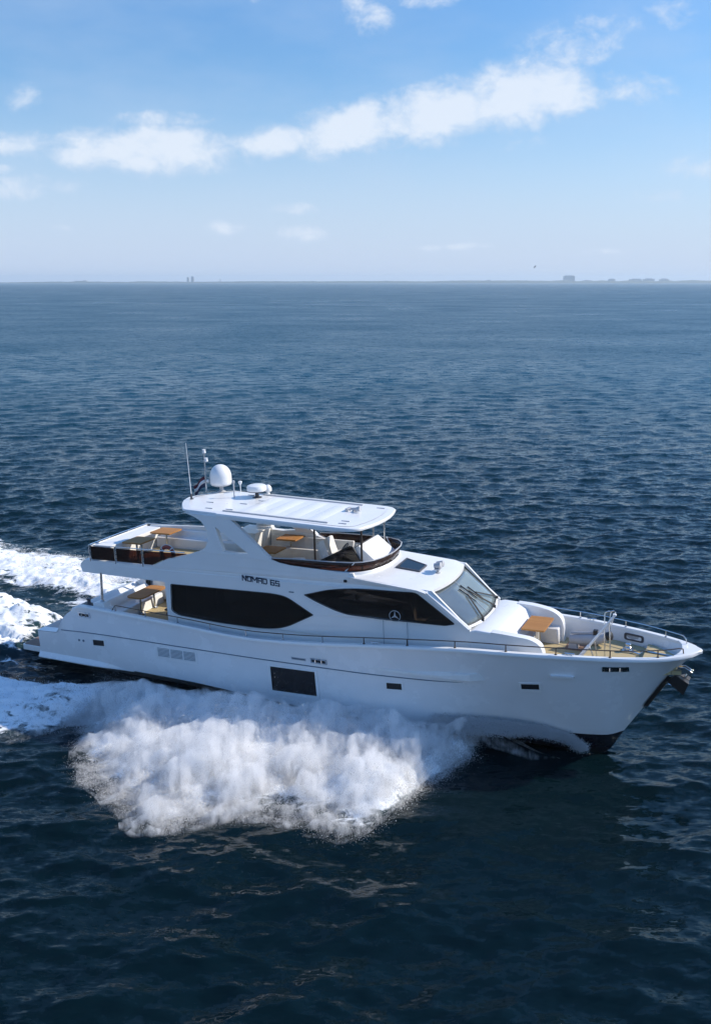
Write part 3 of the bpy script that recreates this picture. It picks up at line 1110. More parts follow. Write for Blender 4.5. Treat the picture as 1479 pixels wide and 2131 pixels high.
SYX = [.8, 4, 8, 15, 17, 18, 20, 22, 24, 25, 25.6, 26.0, 26.25, 26.34]
SYY = [2.28, 2.35, 2.40, 2.42, 2.44, 2.40, 2.26, 1.98, 1.52, 1.16, .84, .53, .24, .03]


def sheer_z(x): return float(interp(SHX, SHZ, x))
def sheer_y(x): return float(interp(SYX, SYY, x))


def hull_section(x):
    """half section, keel to sheer: (y, z) points"""
    kz, cz, cy, nz_, ny_ = (float(interp(ST_X, a, x)) for a in (KEEL, CHZ, CHY, KNZ, KNY))
    sz, sy = sheer_z(x), sheer_y(x)
    if sz < nz_ + .05:
        f = (sz - .05 - cz) / (nz_ - cz)
        ny_, nz_ = cy + (ny_ - cy) * f, sz - .05
    lip = .07 * float(sst(22, 16, x))
    base_ = [(0, kz), (cy * .5, kz + (cz - kz) * .46), (cy, cz), (cy + lip, cz + .035),
            (cy + lip + (ny_ - cy - lip) * .40, cz + (nz_ - cz) * .34), (cy + lip + (ny_ - cy - lip) * .74, cz + (nz_ - cz) * .68),
            (ny_, nz_), (ny_ + (sy - ny_) * .45, nz_ + (sz - nz_) * .5), (sy, sz)]
    f = float(sst(17.5, 21.5, x))
    if f <= 0:
        return base_
    # fine flared entry: one smooth curve from stem to sheer
    p_ = .62 + .26 * float(sst(22, 25.6, x))
    bow_ = [(sy * t**p_, kz + (sz - kz) * t) for t in (0, .13, .27, .285, .48, .66, .78, .90, 1.0)]
    return [(a[0] + (b[0] - a[0]) * f, a[1] + (b[1] - a[1]) * f) for a, b in zip(base_, bow_)]


def hull_y(x, z):
    s = hull_section(x)
    return float(np.interp(z, [p[1] for p in s[2:]], [p[0] for p in s[2:]]))


XS = sorted(set([.8, 1.3, 1.85, 1.95, 2.05, 2.2, 2.35, 2.55, 2.8, 3.05, 3.3] + list(np.arange(3.5, 22, .2)) + list(np.arange(22, 26.3, .16)) + [26.34]))
g = G()
for s in (-1, 1):
    g.grid([[(x, s * p[0], p[1]) for p in hull_section(x)] for x in XS])
sec = hull_section(.8)
g.add([(.8, -p[0], p[1]) for p in sec] + [(.8, p[0], p[1]) for p in reversed(sec[1:])], [tuple(range(2 * len(sec) - 1))])
# inner face of the bulwarks
for s in (-1, 1):
    rows = []
    for x in [v for v in XS if 3.3 <= v <= 26.0]:
        w = max(.02, sheer_y(x) - .16)
        dz = 2.42 if x < 19 else 2.42 + .3 * float(sst(19, 20.5, x)) + .2 * float(sst(22.4, 22.8, x)) + .16 * float(sst(24.4, 24.7, x))
        dz = min(dz, sheer_z(x) - .05)
        rows.append([(x, s * w, sheer_z(x)), (x, s * max(.01, min(w - .06, hull_y(x, dz) - .03)), dz)])
    g.grid(rows)
# quarters: flat tops of the low stern wings and inner faces
for s in (-1, 1):
    rows = []
    for x in [v for v in XS if v <= 3.35]:
        rows.append([(x, s * sheer_y(x), sheer_z(x)), (x, s * 1.84, sheer_z(x)), (x, s * 1.84, .9)])
    g.grid(rows)
hull = g.build('hull', HULL, Y, smooth=True, angle=.5)

# cap rail along the sheer
for s in (-1, 1):
    g = G()
    rows = []
    for x in [v for v in XS if v >= 3.05] + [26.40]:
        xx = min(x, 26.34)
        yo, yi, z = sheer_y(xx) + .05, max(0.0, sheer_y(xx) - .17), sheer_z(xx)
        if x > 26.34:
            yo = .03
        b = .075
        rows.append([(x, s * yo, z - .03), (x, s * (yo + .01), z + .02), (x, s * (yo - .03), z + b), (x, s * (yi + .02), z + b), (x, s * yi, z + .02), (x, s * yi, z - .02)])
    g.grid(rows)
    g.build('cap_rail', WHITE, hull, smooth=True, angle=.9)
# raised bow cap
g = G()
g.prism([(25.55, -.80), (25.9, -.58), (26.15, -.36), (26.36, -.12), (26.41, 0), (26.36, .12), (26.15, .36), (25.9, .58), (25.55, .80), (25.72, .4), (25.78, 0), (25.72, -.4)],
        lambda p: sheer_z(min(p[0], 26.3)) + .03, lambda p: sheer_z(min(p[0], 26.3)) + .085, 'z')
g.build('bow_cap', WHITE, hull, bevel=.02)

# long seam along the topsides
for s in (-1, 1):
    g = G()
    xs2 = list(np.arange(2.1, 19.05, .35)) + [19.1]
    g.tube([(x, s * (hull_y(x, float(interp(ST_X, KNZ, x)) + .01) + .004), float(interp(ST_X, KNZ, x)) + .01) for x in xs2],
           [.02] * (len(xs2) - 4) + [.016, .012, .009, .004], 8)
    g.build('rub_strake', SEAM, hull, smooth=True)
# spray rail under the stern quarter
for s in (-1, 1):
    g = G()
    xs2 = np.arange(.75, 5.6, .3)
    rows = []
    for x in xs2:
        k = float(sst(5.5, 3.4, x))
        cz, cy = float(interp(ST_X, CHZ, x)), float(interp(ST_X, CHY, x))
        rows.append([(x, s * (cy - .05), cz - .02), (x, s * (cy + .06 + .14 * k), cz - .01), (x, s * (cy + .06 + .14 * k), cz + .03), (x, s * (cy + .05), cz + .13 + .13 * k)])
    g.grid(rows)
    g.build('spray_rail', HULL, hull, smooth=True, angle=.5)


def hull_plate(gg, x0, x1, z0, z1, s, proud, depth, skew=0.0, xr=None):
    """patch lying on the topsides, its face following the hull's curve"""
    xr = xr or (x0, x1)
    k, m_ = max(2, int((x1 - x0) / .12) + 1), max(2, int((z1 - z0) / .1) + 1)
    front, back = [], []
    for i in range(k + 1):
        x = x0 + (x1 - x0) * i / k
        dz = skew * (x - xr[0]) / (xr[1] - xr[0])
        f_, b_ = [], []
        for j in range(m_ + 1):
            z = z0 + (z1 - z0) * j / m_ + dz
            y = hull_y(x, z)
            f_.append((x, s * (y + proud), z))
            b_.append((x, s * (y - depth), z))
        front.append(f_)
        back.append(b_)
    gg.grid(front)
    gg.grid(back)
    gg.grid([front[0], back[0]])
    gg.grid([front[-1], back[-1]])
    gg.grid([[r_[0] for r_ in front], [r_[0] for r_ in back]])
    gg.grid([[r_[-1] for r_ in front], [r_[-1] for r_ in back]])


def on_hull(name, x0, x1, zlo, zhi, s, mat, proud, depth, parent, bevel=.006, r=0.0, hole=None, skew=0.0):
    gg = G()
    if hole:
        a, b, c = hole
        xr = (x0, x1)
        hull_plate(gg, x0, x0 + a, zlo, zhi, s, proud, depth, skew, xr)
        hull_plate(gg, x1 - a, x1, zlo, zhi, s, proud, depth, skew, xr)
        hull_plate(gg, x0 + a, x1 - a, zlo, zlo + b, s, proud, depth, skew, xr)
        hull_plate(gg, x0 + a, x1 - a, zhi - c, zhi, s, proud, depth, skew, xr)
    else:
        hull_plate(gg, x0, x1, zlo, zhi, s, proud, depth, skew)
    return gg.build(name, mat, parent, smooth=True, angle=.5)


for s in (-1, 1):
    for (x0, x1, z0, z1, sk, low) in ((3.70, 4.26, 1.66, 1.90, .03, .04), (16.42, 16.97, 1.60, 1.84, .03, .04), (21.02, 21.60, 2.06, 2.27, .05, .11)):
        fr = on_hull('porthole', x0 - .06, x1 + .06, z0 - low, z1 + .05, s, WHITE, .022, .03, hull, .008, .04, (.06, low, .05), sk)
        on_hull('pane', x0 - .01, x1 + .01, z0 - .01, z1 + .01, s, BLACK, .006, .02, fr, 0, 0, None, sk)
    fr = on_hull('hull_window', 11.76, 13.80, .78, 1.93, s, WHITE, .03, .04, hull, .01, .03, (.11, .13, .06), .02)
    on_hull('pane', 11.85, 13.71, .89, 1.89, s, pbr('dark brown window pane', (.018, .013, .012), rough=.12, vary=.1) if s < 0 else BLACK, .008, .02, fr, 0, 0, None, .02)
    # engine-room air intake with louvres
    vt = on_hull('engine_vent', 6.80, 8.68, 1.50, 2.02, s, WHITE, .02, .03, hull, .008, .03, (.07, .10, .05), .0)
    on_hull('vent_recess', 6.85, 8.63, 1.58, 1.98, s, SEAM, .004, .02, vt, 0)
    gg = G()
    for k in range(7):
        z = 1.615 + k * .053
        yy = [s * (hull_y(x, z) + .012) for x in (6.86, 8.62)]
        gg.hexa([(6.86, yy[0] - s * .02, z), (8.62, yy[1] - s * .02, z), (8.62, yy[1] + s * .012, z - .008), (6.86, yy[0] + s * .012, z - .008)],
                [(6.86, yy[0] - s * .02, z + .015), (8.62, yy[1] - s * .02, z + .015), (8.62, yy[1] + s * .012, z + .009), (6.86, yy[0] + s * .012, z + .009)])
    for x in (7.46, 8.06):
        yy = s * (hull_y(x, 1.78) + .014)
        gg.box(x - .02, x + .02, min(yy - s * .02, yy + s * .012), max(yy - s * .02, yy + s * .012), 1.58, 1.98)
    gg.build('louvre', WHITE, vt)
    # mooring fairleads and the small bow light
    for (x0, x1, z0, z1) in ((3.14, 3.74, 2.83, 3.03), (13.58, 14.22, 2.24, 2.43), (23.58, 24.36, 2.96, 3.14)):
        fl = on_hull('fairlead', x0, x1, z0, z1, s, STEEL, .03, .02, hull, .012, .08, (.05, .045, .045))
        on_hull('fairlead_mouth', x0 + .03, x1 - .03, z0 + .03, z1 - .03, s, BLACK, .004, .02, fl, 0, .05)
        for q in (.3, .68):
            gg = G()
            xx = x0 + (x1 - x0) * q
            zc = (z0 + z1) / 2
            gg.tube([(xx, s * (hull_y(xx, zc) + .025), z0 + .03), (xx, s * (hull_y(xx, zc) + .025), z1 - .03)], .035, 8)
            gg.build('roller', STEEL, fl, smooth=True)
    fl = on_hull('vent_slot', 12.80, 13.38, 2.27, 2.37, s, GREY, .015, .02, hull, .006, .02, (.03, .025, .025))
    on_hull('slot', 12.82, 13.36, 2.285, 2.355, s, SEAM, .003, .02, fl, 0)
    on_hull('bow_light', 22.0, 22.72, 2.66, 2.74, s, LAMP, .10, .02, hull, .015, .03)
    for x in (2.98, 3.2):
        gg = G()
        gg.lathe([(.05, -.02), (.05, .012), (.03, .016)], (x, s * hull_y(x, 1.79), 1.79), 12, Matrix.Rotation(R(90) * -s, 3, 'X'))
        gg.build('exhaust_outlet', SEAM, hull, smooth=True)

# black stem guard
g = G()
rows = []
for (x, z) in ((24.70, 1.35), (24.95, 1.75), (25.2, 2.15), (25.42, 2.48)):
    rows.append([(x - .03, -.16, z + .05), (x + .04, -.09, z - .01), (x + .09, 0, z - .04), (x + .04, .09, z - .01), (x - .03, .16, z + .05)])
g.grid(rows)
g.build('stem_guard', BLACK, hull, smooth=True)
# bow roller
g = G()
g.prism([(25.3, 2.42), (25.95, 2.66), (26.12, 2.62), (26.15, 2.72), (25.9, 2.86), (25.4, 2.84)], -.11, -.085)
g.prism([(25.3, 2.42), (25.95, 2.66), (26.12, 2.62), (26.15, 2.72), (25.9, 2.86), (25.4, 2.84)], .085, .11)
g.tube([(26.05, -.1, 2.69), (26.05, .1, 2.69)], .05, 12)
g.build('anchor_roller', STEEL, hull, bevel=.006)

# ---- decks
g = G()
g.prism([(3.35, -2.25), (7.4, -2.28), (7.4, 2.28), (3.35, 2.25)], 2.25, 2.33, 'z')
g.build('cockpit_floor', DECK, Y)
for s in (-1, 1):
    g = G()
    pts = [(x, s * (sheer_y(x) - .14)) for x in np.arange(7.42, 20.41, 1.0)]
    pts += [(20.4, s * 1.6), (19, s * 1.8), (7.42, s * 1.8)]
    g.prism(pts, 2.3, lambda p: 2.38 + .3 * float(sst(18.6, 20.4, p[0])), 'z')
    g.build('side_deck', NONSKID, Y)
fx = list(np.arange(19.0, 25.0, .4)) + [25.1, 25.5, 25.8]
g = G()
pl = [(x, -(max(.03, min(sheer_y(x) - .2, hull_y(x, 2.62) - .05)))) for x in fx]
g.prism(pl + [(x, -y) for x, y in reversed(pl)], 2.62, 2.74, 'z')
g.build('foredeck', DECK, Y)
fx = list(np.arange(22.75, 24.6, .3)) + [24.58]
pl = [(x, -(max(.03, min(sheer_y(x) - .2, hull_y(x, 2.74) - .05)))) for x in fx]
g = G()
g.prism(pl + [(x, -y) for x, y in reversed(pl)], 2.73, 2.96, 'z')
g.build('raised_foredeck', DECK, Y, bevel=.01)
fx = list(np.arange(24.62, 25.8, .15))
pl = [(x, -(max(.03, min(sheer_y(x) - .185, hull_y(x, 2.80) - .04)))) for x in fx]
g = G()
g.prism(pl + [(x, -y) for x, y in reversed(pl)], 2.80, 3.12, 'z')
g.build('bow_platform', DECK, Y, bevel=.012)

# ---- swim platform
g = G()
pl = round_poly([(-.66, -1.78), (.82, -1.84), (.82, 1.84), (-.66, 1.78)], [.12, 0, 0, .12])
g.prism(pl, .78, 1.0, 'z')
sp = g.build('swim_platform', WHITE, Y, bevel=.02)
g = G()
g.prism(round_poly([(-.60, -1.72), (.80, -1.76), (.80, 1.76), (-.60, 1.72)], [.1, 0, 0, .1]), .99, 1.02, 'z')
g.build('teak_planking', TEAK, sp)
g = G()
g.box(.78, 2.0, -1.82, 1.82, .86, 1.03)
g.build('transom_step', WHITE, sp)
g = G()
g.prism([(2.0, .6), (1.98, 2.0), (2.35, 2.95), (2.75, 3.05), (2.95, 2.9), (3.4, 2.9), (3.4, .6)], -1.82, 1.82)
g.build('transom', WHITE, Y, bevel=.04)
g = G()
g.box(.85, 1.98, -1.78, 1.78, 1.03, 1.05)
g.build('step_planking', TEAK, sp)

# ---- cockpit seating, pillars and mooring winch
g = G()
g.prism([(3.36, 2.3), (3.36, 3.08), (3.52, 3.12), (3.66, 3.02), (3.78, 2.78), (4.35, 2.76), (4.4, 2.3)], -1.45, 1.6)
g.build('cockpit_sofa', WHITE, Y, bevel=.04)
for s in (-1, 1):
    g = G()
    g.prism([(3.72, 2.4), (3.78, 3.42), (4.28, 3.44), (4.36, 3.24), (4.46, 3.20), (4.56, 2.4)], s * 1.72, s * 2.14)
    pil = g.build('quarter_pillar', WHITE, Y, bevel=.03)
    g = G()
    g.tube([(4.08, s * 1.92, 3.40), (4.14, s * 1.90, 4.62)], .05, 12)
    g.lathe([(.09, 0), (.09, .03), (.055, .06)], (4.08, s * 1.92, 3.43), 14)
    g.build('overhang_post', STEEL, pil, smooth=True)
    g = G()
    g.box(3.18, 3.66, s * 1.98 - .14, s * 1.98 + .14, 3.20, 3.30)
    g.lathe([(.12, 0), (.07, .05), (.07, .16), (.12, .2), (.10, .22)], (3.45, s * 1.98, 3.30), 14)
    g.build('mooring_winch', DARKGREY, Y, bevel=.01)
g = G()
g.prism([(4.9, 2.33), (4.9, 3.02), (5.05, 3.10), (6.5, 3.10), (6.68, 2.98), (6.68, 2.33)], 1.62, 2.15)
g.build('cockpit_bar', WHITE, Y, bevel=.04)
for (xa, ya, rz) in ((5.62, .35, .3), (5.25, -1.35, 1.4)):
    g = G()
    g.lathe([(.17, 0), (.17, .05), (.09, .09), (.06, .12)], (xa, ya, 2.33), 16)
    g.tube([(xa, ya, 2.4), (xa, ya, 2.52)], .05, 10)
    g.box(xa - .2, xa + .2, ya - .12, ya + .12, 2.48, 2.56)
    g.build('rope_reel', BLACK, Y, bevel=.015)

# ---- deckhouse sides
SIDE = [(7.22, 2.36), (19.28, 2.36), (19.30, 3.92), (18.02, 5.16), (15.25, 5.42), (15.18, 5.55), (13.6, 5.60), (12.75, 5.64), (12.3, 5.70),
        (11.96, 5.80), (9.10, 5.98), (8.9, 5.86), (8.30, 5.66), (7.3, 5.40), (6.66, 5.10), (3.40, 5.10), (3.20, 4.96), (3.14, 4.84), (3.22, 4.58), (7.20, 4.52)]
W1 = round_poly([(7.48, 4.46), (11.9, 4.52), (12.5, 4.46), (13.55, 3.88), (12.5, 3.34), (12.0, 3.20), (11.3, 3.14), (9.4, 3.16), (7.72, 3.26), (7.42, 3.40)],
                [.05, .3, .25, .03, .3, .3, .3, .3, .2, .1])
W2 = round_poly([(13.24, 4.60), (14.15, 4.86), (14.8, 4.97), (15.4, 5.03), (17.45, 5.06), (18.78, 4.08), (18.45, 4.00), (16.31, 4.02), (14.85, 4.05), (14.3, 4.19), (13.65, 4.42)],
                [.02, .2, .3, .3, .15, .05, .05, .2, .3, .25, .2])


def side_y(x):
    return 1.90 - .16 * float(sst(15.5, 19.6, x))


house_parts = []
for s in (-1, 1):
    g = G()
    # finer outline so the forward taper bends smoothly
    def dens_(poly, step=.7):
        o_ = []
        for a, b in zip(poly, poly[1:] + poly[:1]):
            k = max(1, int(math.dist(a, b) / step))
            o_ += [(a[0] + (b[0] - a[0]) * i / k, a[1] + (b[1] - a[1]) * i / k) for i in range(k)]
        return o_
    outl = dens_(SIDE)
    g.prism(outl, lambda p: s * side_y(p[0]), lambda p: s * (side_y(p[0]) - .09), 'y', [dens_(W1), dens_(W2)])
    wall = g.build('deckhouse_side', WHITE, Y)
    house_parts.append(wall)
    for poly in (W1, W2):
        g = G()
        pp = dens_(poly)
        c_ = (sum(p[0] for p in pp) / len(pp), sum(p[1] for p in pp) / len(pp))
        g.prism([(c_[0] + (p[0] - c_[0]) * 1.006, c_[1] + (p[1] - c_[1]) * 1.02) for p in pp], lambda p: s * (side_y(p[0]) - .035), lambda p: s * (side_y(p[0]) - .050), 'y')
        w = g.build('saloon_window' if poly is W1 else 'wheelhouse_window', GLASS, wall)
        g = G()
        lo = [(p[0], s * (side_y(p[0]) + .006), p[1]) for p in pp]
        g.tube(lo, .016, 6, closed=True)
        g.build('window_seal', BLACK, w, smooth=True)
    # hand rail inside the saloon glass and the frame post
    g = G()
    g.box(8.02, 8.07, min(s * 1.70, s * 1.74), max(s * 1.70, s * 1.74), 2.6, 4.5)
    g.build('window_mullion', GREY, wall)
    # outlines of the side door and deck locker
    for x, zt in ((16.25, 3.98), (17.12, 3.98)):
        g = G()
        g.tube([(x, s * (side_y(x) + .001), 2.5), (x, s * (side_y(x) + .001), zt)], .008, 5)
        g.build('side_door_seam', SEAM, wall)
    # marker lights
    g = G()
    g.box(14.82, 14.93, min(s * 1.86, s * 1.925), max(s * 1.86, s * 1.925), 5.21, 5.30)
    g.build('navigation_light', BLACK, wall, bevel=.01)
    g = G()
    g.box(12.62, 12.82, min(s * 1.86, s * 1.915), max(s * 1.86, s * 1.915), 4.63, 4.67)
    g.build('step_light', SEAM, wall, bevel=.008)

# name on the side: NOMAD 65, in wide square capitals made of strokes
STROKES = {'N': [[(0, 0), (0, 1)], [(0, 1), (1, 0)], [(1, 0), (1, 1)]], 'O': [[(0, 0), (0, 1)], [(0, 1), (1, 1)], [(1, 1), (1, 0)], [(1, 0), (0, 0)]],
           'M': [[(0, 0), (0, 1)], [(0, 1), (.5, .35)], [(.5, .35), (1, 1)], [(1, 1), (1, 0)]],
           'A': [[(0, 0), (0, 1)], [(0, 1), (1, 1)], [(1, 1), (1, 0)], [(0, .45), (1, .45)]],
           'D': [[(0, 0), (0, 1)], [(0, 1), (.8, 1)], [(.8, 1), (1, .8)], [(1, .8), (1, .2)], [(1, .2), (.8, 0)], [(.8, 0), (0, 0)]],
           '6': [[(1, 1), (0, 1)], [(0, 1), (0, 0)], [(0, 0), (1, 0)], [(1, 0), (1, .5)], [(1, .5), (0, .5)]],
           '5': [[(1, 1), (0, 1)], [(0, 1), (0, .5)], [(0, .5), (1, .5)], [(1, .5), (1, 0)], [(1, 0), (0, 0)]]}
for s in (-1, 1):
    pen = 0.0
    for ch in 'NOMAD 65':
        if ch == ' ':
            pen += .10
            continue
        wid = .145 if ch != 'M' else .19
        g = G()
        for j, (a, b) in enumerate(STROKES[ch]):
            p, q = Vector((pen + a[0] * wid, a[1] * .17)), Vector((pen + b[0] * wid, b[1] * .17))
            d = (q - p).normalized() * .019
            e = Vector((-d.y, d.x))
            quad = [p - d - e, q + d - e, q + d + e, p - d + e]
            def L(v, lift):
                xx = 10.71 + v.x if s < 0 else 12.04 - v.x
                return (xx, s * (1.901 + lift + .0006 * j), 4.92 + v.y - .06 * (xx - 10.7))
            g.hexa([L(v, -.02) for v in quad], [L(v, .008) for v in quad])
        g.build('letter', LETTER, house_parts[0 if s < 0 else 1])
        pen += wid + .062

# three-pointed star emblem on the starboard wheelhouse glass
g = G()
ring = [(16.68 + .20 * math.cos(a), -1.865, 4.17 + .19 * math.sin(a)) for a in np.linspace(0, 2 * math.pi, 33)[:-1]]
g.tube(ring, .012, 6, closed=True)
pts = []
for k in range(6):
    a = math.pi / 2 + k * math.pi / 3
    r = .185 if k % 2 == 0 else .035
    pts.append((16.68 + r * math.cos(a), 4.17 + r * math.sin(a)))
g.prism(pts, -1.862, -1.872)
g.build('star_emblem', GREY, house_parts[0])

# ---- aft bulkhead with dark glass door
g = G()
g.prism([(-1.8, 2.33), (1.8, 2.33), (1.8, 4.5), (-1.8, 4.5)], 7.26, 7.36, 'x', [[(-1.7, 2.42), (1.3, 2.42), (1.3, 4.42), (-1.7, 4.42)]])
ab = g.build('aft_bulkhead', WHITE, Y)
g = G()
g.prism([(-1.72, 2.40), (1.32, 2.40), (1.32, 4.44), (-1.72, 4.44)], 7.30, 7.32, 'x')
gd = g.build('glass_door', GLASS, ab)
g = G()
for y in (-1.66, -.72, .28, 1.27):
    g.box(7.285, 7.335, y - .03, y + .03, 2.42, 4.43)
g.build('door_frame', DARKGREY, gd)

# ---- interior seen through the glass
g = G()
g.box(7.45, 19.1, -1.78, 1.78, 2.36, 2.42)
g.build('cabin_floor', CARPET, Y)
g = G()
g.box(13.4, 13.5, -1.78, .6, 2.42, 4.0)
g.box(8.2, 11.2, .9, 1.7, 2.42, 2.85)
g.box(8.2, 11.2, 1.45, 1.72, 2.85, 3.25)
g.build('saloon_sofa', CABINW, Y, bevel=.04)
g = G()
g.hexa([(17.6, -1.5, 3.5), (19.15, -1.5, 3.75), (19.15, 1.5, 3.75), (17.6, 1.5, 3.5)], [(17.6, -1.5, 3.85), (19.15, -1.55, 3.92), (19.15, 1.55, 3.92), (17.6, 1.5, 3.85)])
g.hexa([(17.55, -.9, 3.8), (18.2, -.9, 3.85), (18.2, .6, 3.85), (17.55, .6, 3.8)], [(17.75, -.85, 4.16), (18.05, -.8, 4.16), (18.05, .5, 4.16), (17.75, .55, 4.16)])
g.build('dashboard', CABINW, Y, bevel=.03)
for yy in (-.75, .55):
    g = G()
    g.box(16.5, 17.0, yy - .3, yy + .3, 3.1, 3.3)
    g.hexa([(16.4, yy - .3, 3.3), (16.55, yy - .3, 3.3), (16.55, yy + .3, 3.3), (16.4, yy + .3, 3.3)],
           [(16.25, yy - .26, 4.15), (16.38, yy - .26, 4.15), (16.38, yy + .26, 4.15), (16.25, yy + .26, 4.15)])
    g.tube([(16.72, yy, 2.42), (16.72, yy, 3.1)], .07, 10)
    g.build('wheelhouse_seat', CABINW, Y, bevel=.03)

# ---- flybridge deck and coamings
g = G()
g.prism(round_poly([(3.24, -1.82), (15.2, -1.82), (15.2, 1.82), (3.24, 1.82)], [.3, 0, 0, .3]), 4.56, 4.90, 'z')
fly = g.build('flybridge_deck', WHITE, Y, bevel=.02)
g = G()
g.prism([(4.6, -1.7), (14.9, -1.7), (14.9, 1.7), (4.6, 1.7)], 4.895, 4.912, 'z')
g.build('flybridge_planking', DECK, fly)
for s in (-1, 1):
    # inner lining of the coaming and the top that closes it
    top = [(15.18, 5.55), (13.6, 5.60), (12.75, 5.64), (12.3, 5.70), (11.96, 5.80), (9.10, 5.98), (8.9, 5.86), (8.30, 5.66), (7.3, 5.40), (6.66, 5.10), (3.42, 5.10)]
    g = G()
    g.grid([[(x, s * 1.815, z), (x, s * 1.66, z), (x, s * 1.62, 4.9)] for x, z in top])
    g.build('coaming', WHITE, fly, smooth=True, angle=.5)
# aft lip of the deck
g = G()
g.prism([(3.14, 4.84), (3.22, 4.58), (3.5, 4.58), (3.5, 5.10), (3.38, 5.11), (3.2, 4.98)], -1.82, 1.82)
g.build('aft_fascia', WHITE, fly, bevel=.02)
# brown screens round the after deck
for s in (-1, 1):
    for (xa, xb) in ((3.70, 4.90), (4.96, 6.20), (6.27, 8.28)):
        g = G()
        if xb > 8:
            o_ = [(xa, 5.14), (6.66, 5.14), (7.3, 5.44), (xb, 5.68), (xb, 5.70), (xa, 5.66)]
        else:
            o_ = [(xa, 5.14), (xb, 5.14), (xb, 5.66), (xa, 5.66)]
        g.prism(o_, s * 1.84, s * 1.852)
        g.build('wind_screen', BROWN, fly)
    for xa in (3.67, 4.93, 6.235):
        g = G()
        g.tube([(xa, s * 1.88, 5.05), (xa, s * 1.88, 5.72)], .028, 8)
        for z in (5.25, 5.42, 5.58):
            g.box(xa - .06, xa + .06, min(s * 1.855, s * 1.875), max(s * 1.855, s * 1.875), z - .02, z + .02)
        g.build('stanchion', STEEL, fly, smooth=True)
for y in np.linspace(-1.84, 1.84, 4):
    g = G()
    g.tube([(3.64, y, 5.05), (3.64, y, 5.72)], .026, 8)
    g.build('stanchion', STEEL, fly, smooth=True)
g = G()
g.box(3.66, 3.70, -1.80, 1.80, 5.08, 5.69)
g.build('aft_bulwark', WHITE, fly, bevel=.01)
g = G()
g.tube([(8.2, -1.85, 5.74), (3.75, -1.87, 5.72), (3.64, -1.8, 5.72), (3.62, 0, 5.73), (3.64, 1.8, 5.72), (3.75, 1.87, 5.72), (8.2, 1.85, 5.74)], .02, 8)
g.build('guard_rail', STEEL, fly, smooth=True)
# port side white bulwark of the after deck
g = G()
g.prism([(3.9, 5.05), (3.9, 5.70), (9.2, 5.92), (9.2, 5.05)], 1.70, 1.80)
g.build('aft_bulwark', WHITE, fly, bevel=.02)
# sun pad across the stern, benches, bar unit
g = G()
g.prism(round_poly([(3.72, -1.74), (4.52, -1.60), (4.52, 1.68), (3.72, 1.68)], .12), 4.9, 5.66, 'z')
sp_ = g.build('sun_pad', NONSKID, fly, bevel=.05)
g = G()
g.prism([(1.22, 4.9), (1.24, 5.32), (1.52, 5.34), (1.6, 5.62), (1.69, 5.62), (1.69, 4.9)], 4.55, 8.6, 'x')
g.build('aft_bench', WHITE, fly, bevel=.03)
g = G()
g.box(8.95, 9.9, .45, 1.66, 4.9, 6.0)
g.box(8.9, 9.96, .40, 1.68, 6.0, 6.05)
g.build('wet_bar', WHITE, fly, bevel=.02)
g = G()
g.prism([(1.15, 4.9), (1.17, 5.34), (1.46, 5.36), (1.56, 5.72), (1.66, 5.72), (1.66, 4.9)], 10.0, 13.6, 'x')
g.build('fly_bench', CREAM, fly, bevel=.03)
g = G()
g.prism([(11.75, 4.9), (11.95, 5.42), (12.4, 5.44), (12.46, 4.9)], -1.5, -.15)
g.build('fly_seat', WHITE, fly, bevel=.03)
for yy in (.25, 1.02):
    g = G()
    g.box(13.0, 13.42, yy - .26, yy + .26, 5.24, 5.40)
    g.hexa([(12.92, yy - .26, 5.36), (13.06, yy - .26, 5.36), (13.06, yy + .26, 5.36), (12.92, yy + .26, 5.36)],
           [(12.78, yy - .22, 5.98), (12.88, yy - .22, 5.98), (12.88, yy + .22, 5.98), (12.78, yy + .22, 5.98)])
    g.tube([(13.2, yy, 4.91), (13.2, yy, 5.25)], .06, 10)
    g.build('helm_seat', CREAM, fly, bevel=.03)
# helm console
g = G()
g.prism([(13.95, 4.9), (13.95, 5.52), (14.12, 5.72), (14.75, 6.14), (15.05, 5.9), (15.55, 5.50), (15.55, 4.9)], -.45, 1.30)
hc = g.build('helm_console', WHITE, fly, bevel=.03)
g = G()
g.hexa([(14.0, .0, 5.60), (14.62, .0, 6.07), (14.62, 1.1, 6.07), (14.0, 1.1, 5.60)], [(13.99, .0, 5.62), (14.61, .0, 6.09), (14.61, 1.1, 6.09), (13.99, 1.1, 5.62)])
g.build('instrument_panel', DARKGREY, hc)
g = G()
tl = Matrix.Rotation(R(-58), 3, 'Y')
g.tube([tuple(Vector((13.92, .12, 5.86)) + tl @ Vector((.20 * math.cos(a), .20 * math.sin(a), 0))) for a in np.linspace(0, 2 * math.pi, 25)[:-1]], .022, 6, closed=True)
for a in (0, 2.1, 4.2):
    g.tube([(13.92, .12, 5.86), tuple(Vector((13.92, .12, 5.86)) + tl @ Vector((.20 * math.cos(a), .20 * math.sin(a), 0)))], .014, 6)
g.tube([(13.92, .12, 5.86), (14.06, .12, 5.76)], .03, 8)
g.build('steering_wheel', DARKGREY, hc, smooth=True)
g = G()
g.prism([(13.6, -1.64), (15.2, -1.62), (15.62, -1.15), (15.74, 0), (15.62, 1.15), (15.2, 1.62), (13.6, 1.64), (13.95, 1.3), (15.0, 1.25), (15.1, -.45), (14.5, -.9), (13.95, -1.3)], 5.30, 5.46, 'z')
g.build('dash_shelf', WHITE, fly, bevel=.02)
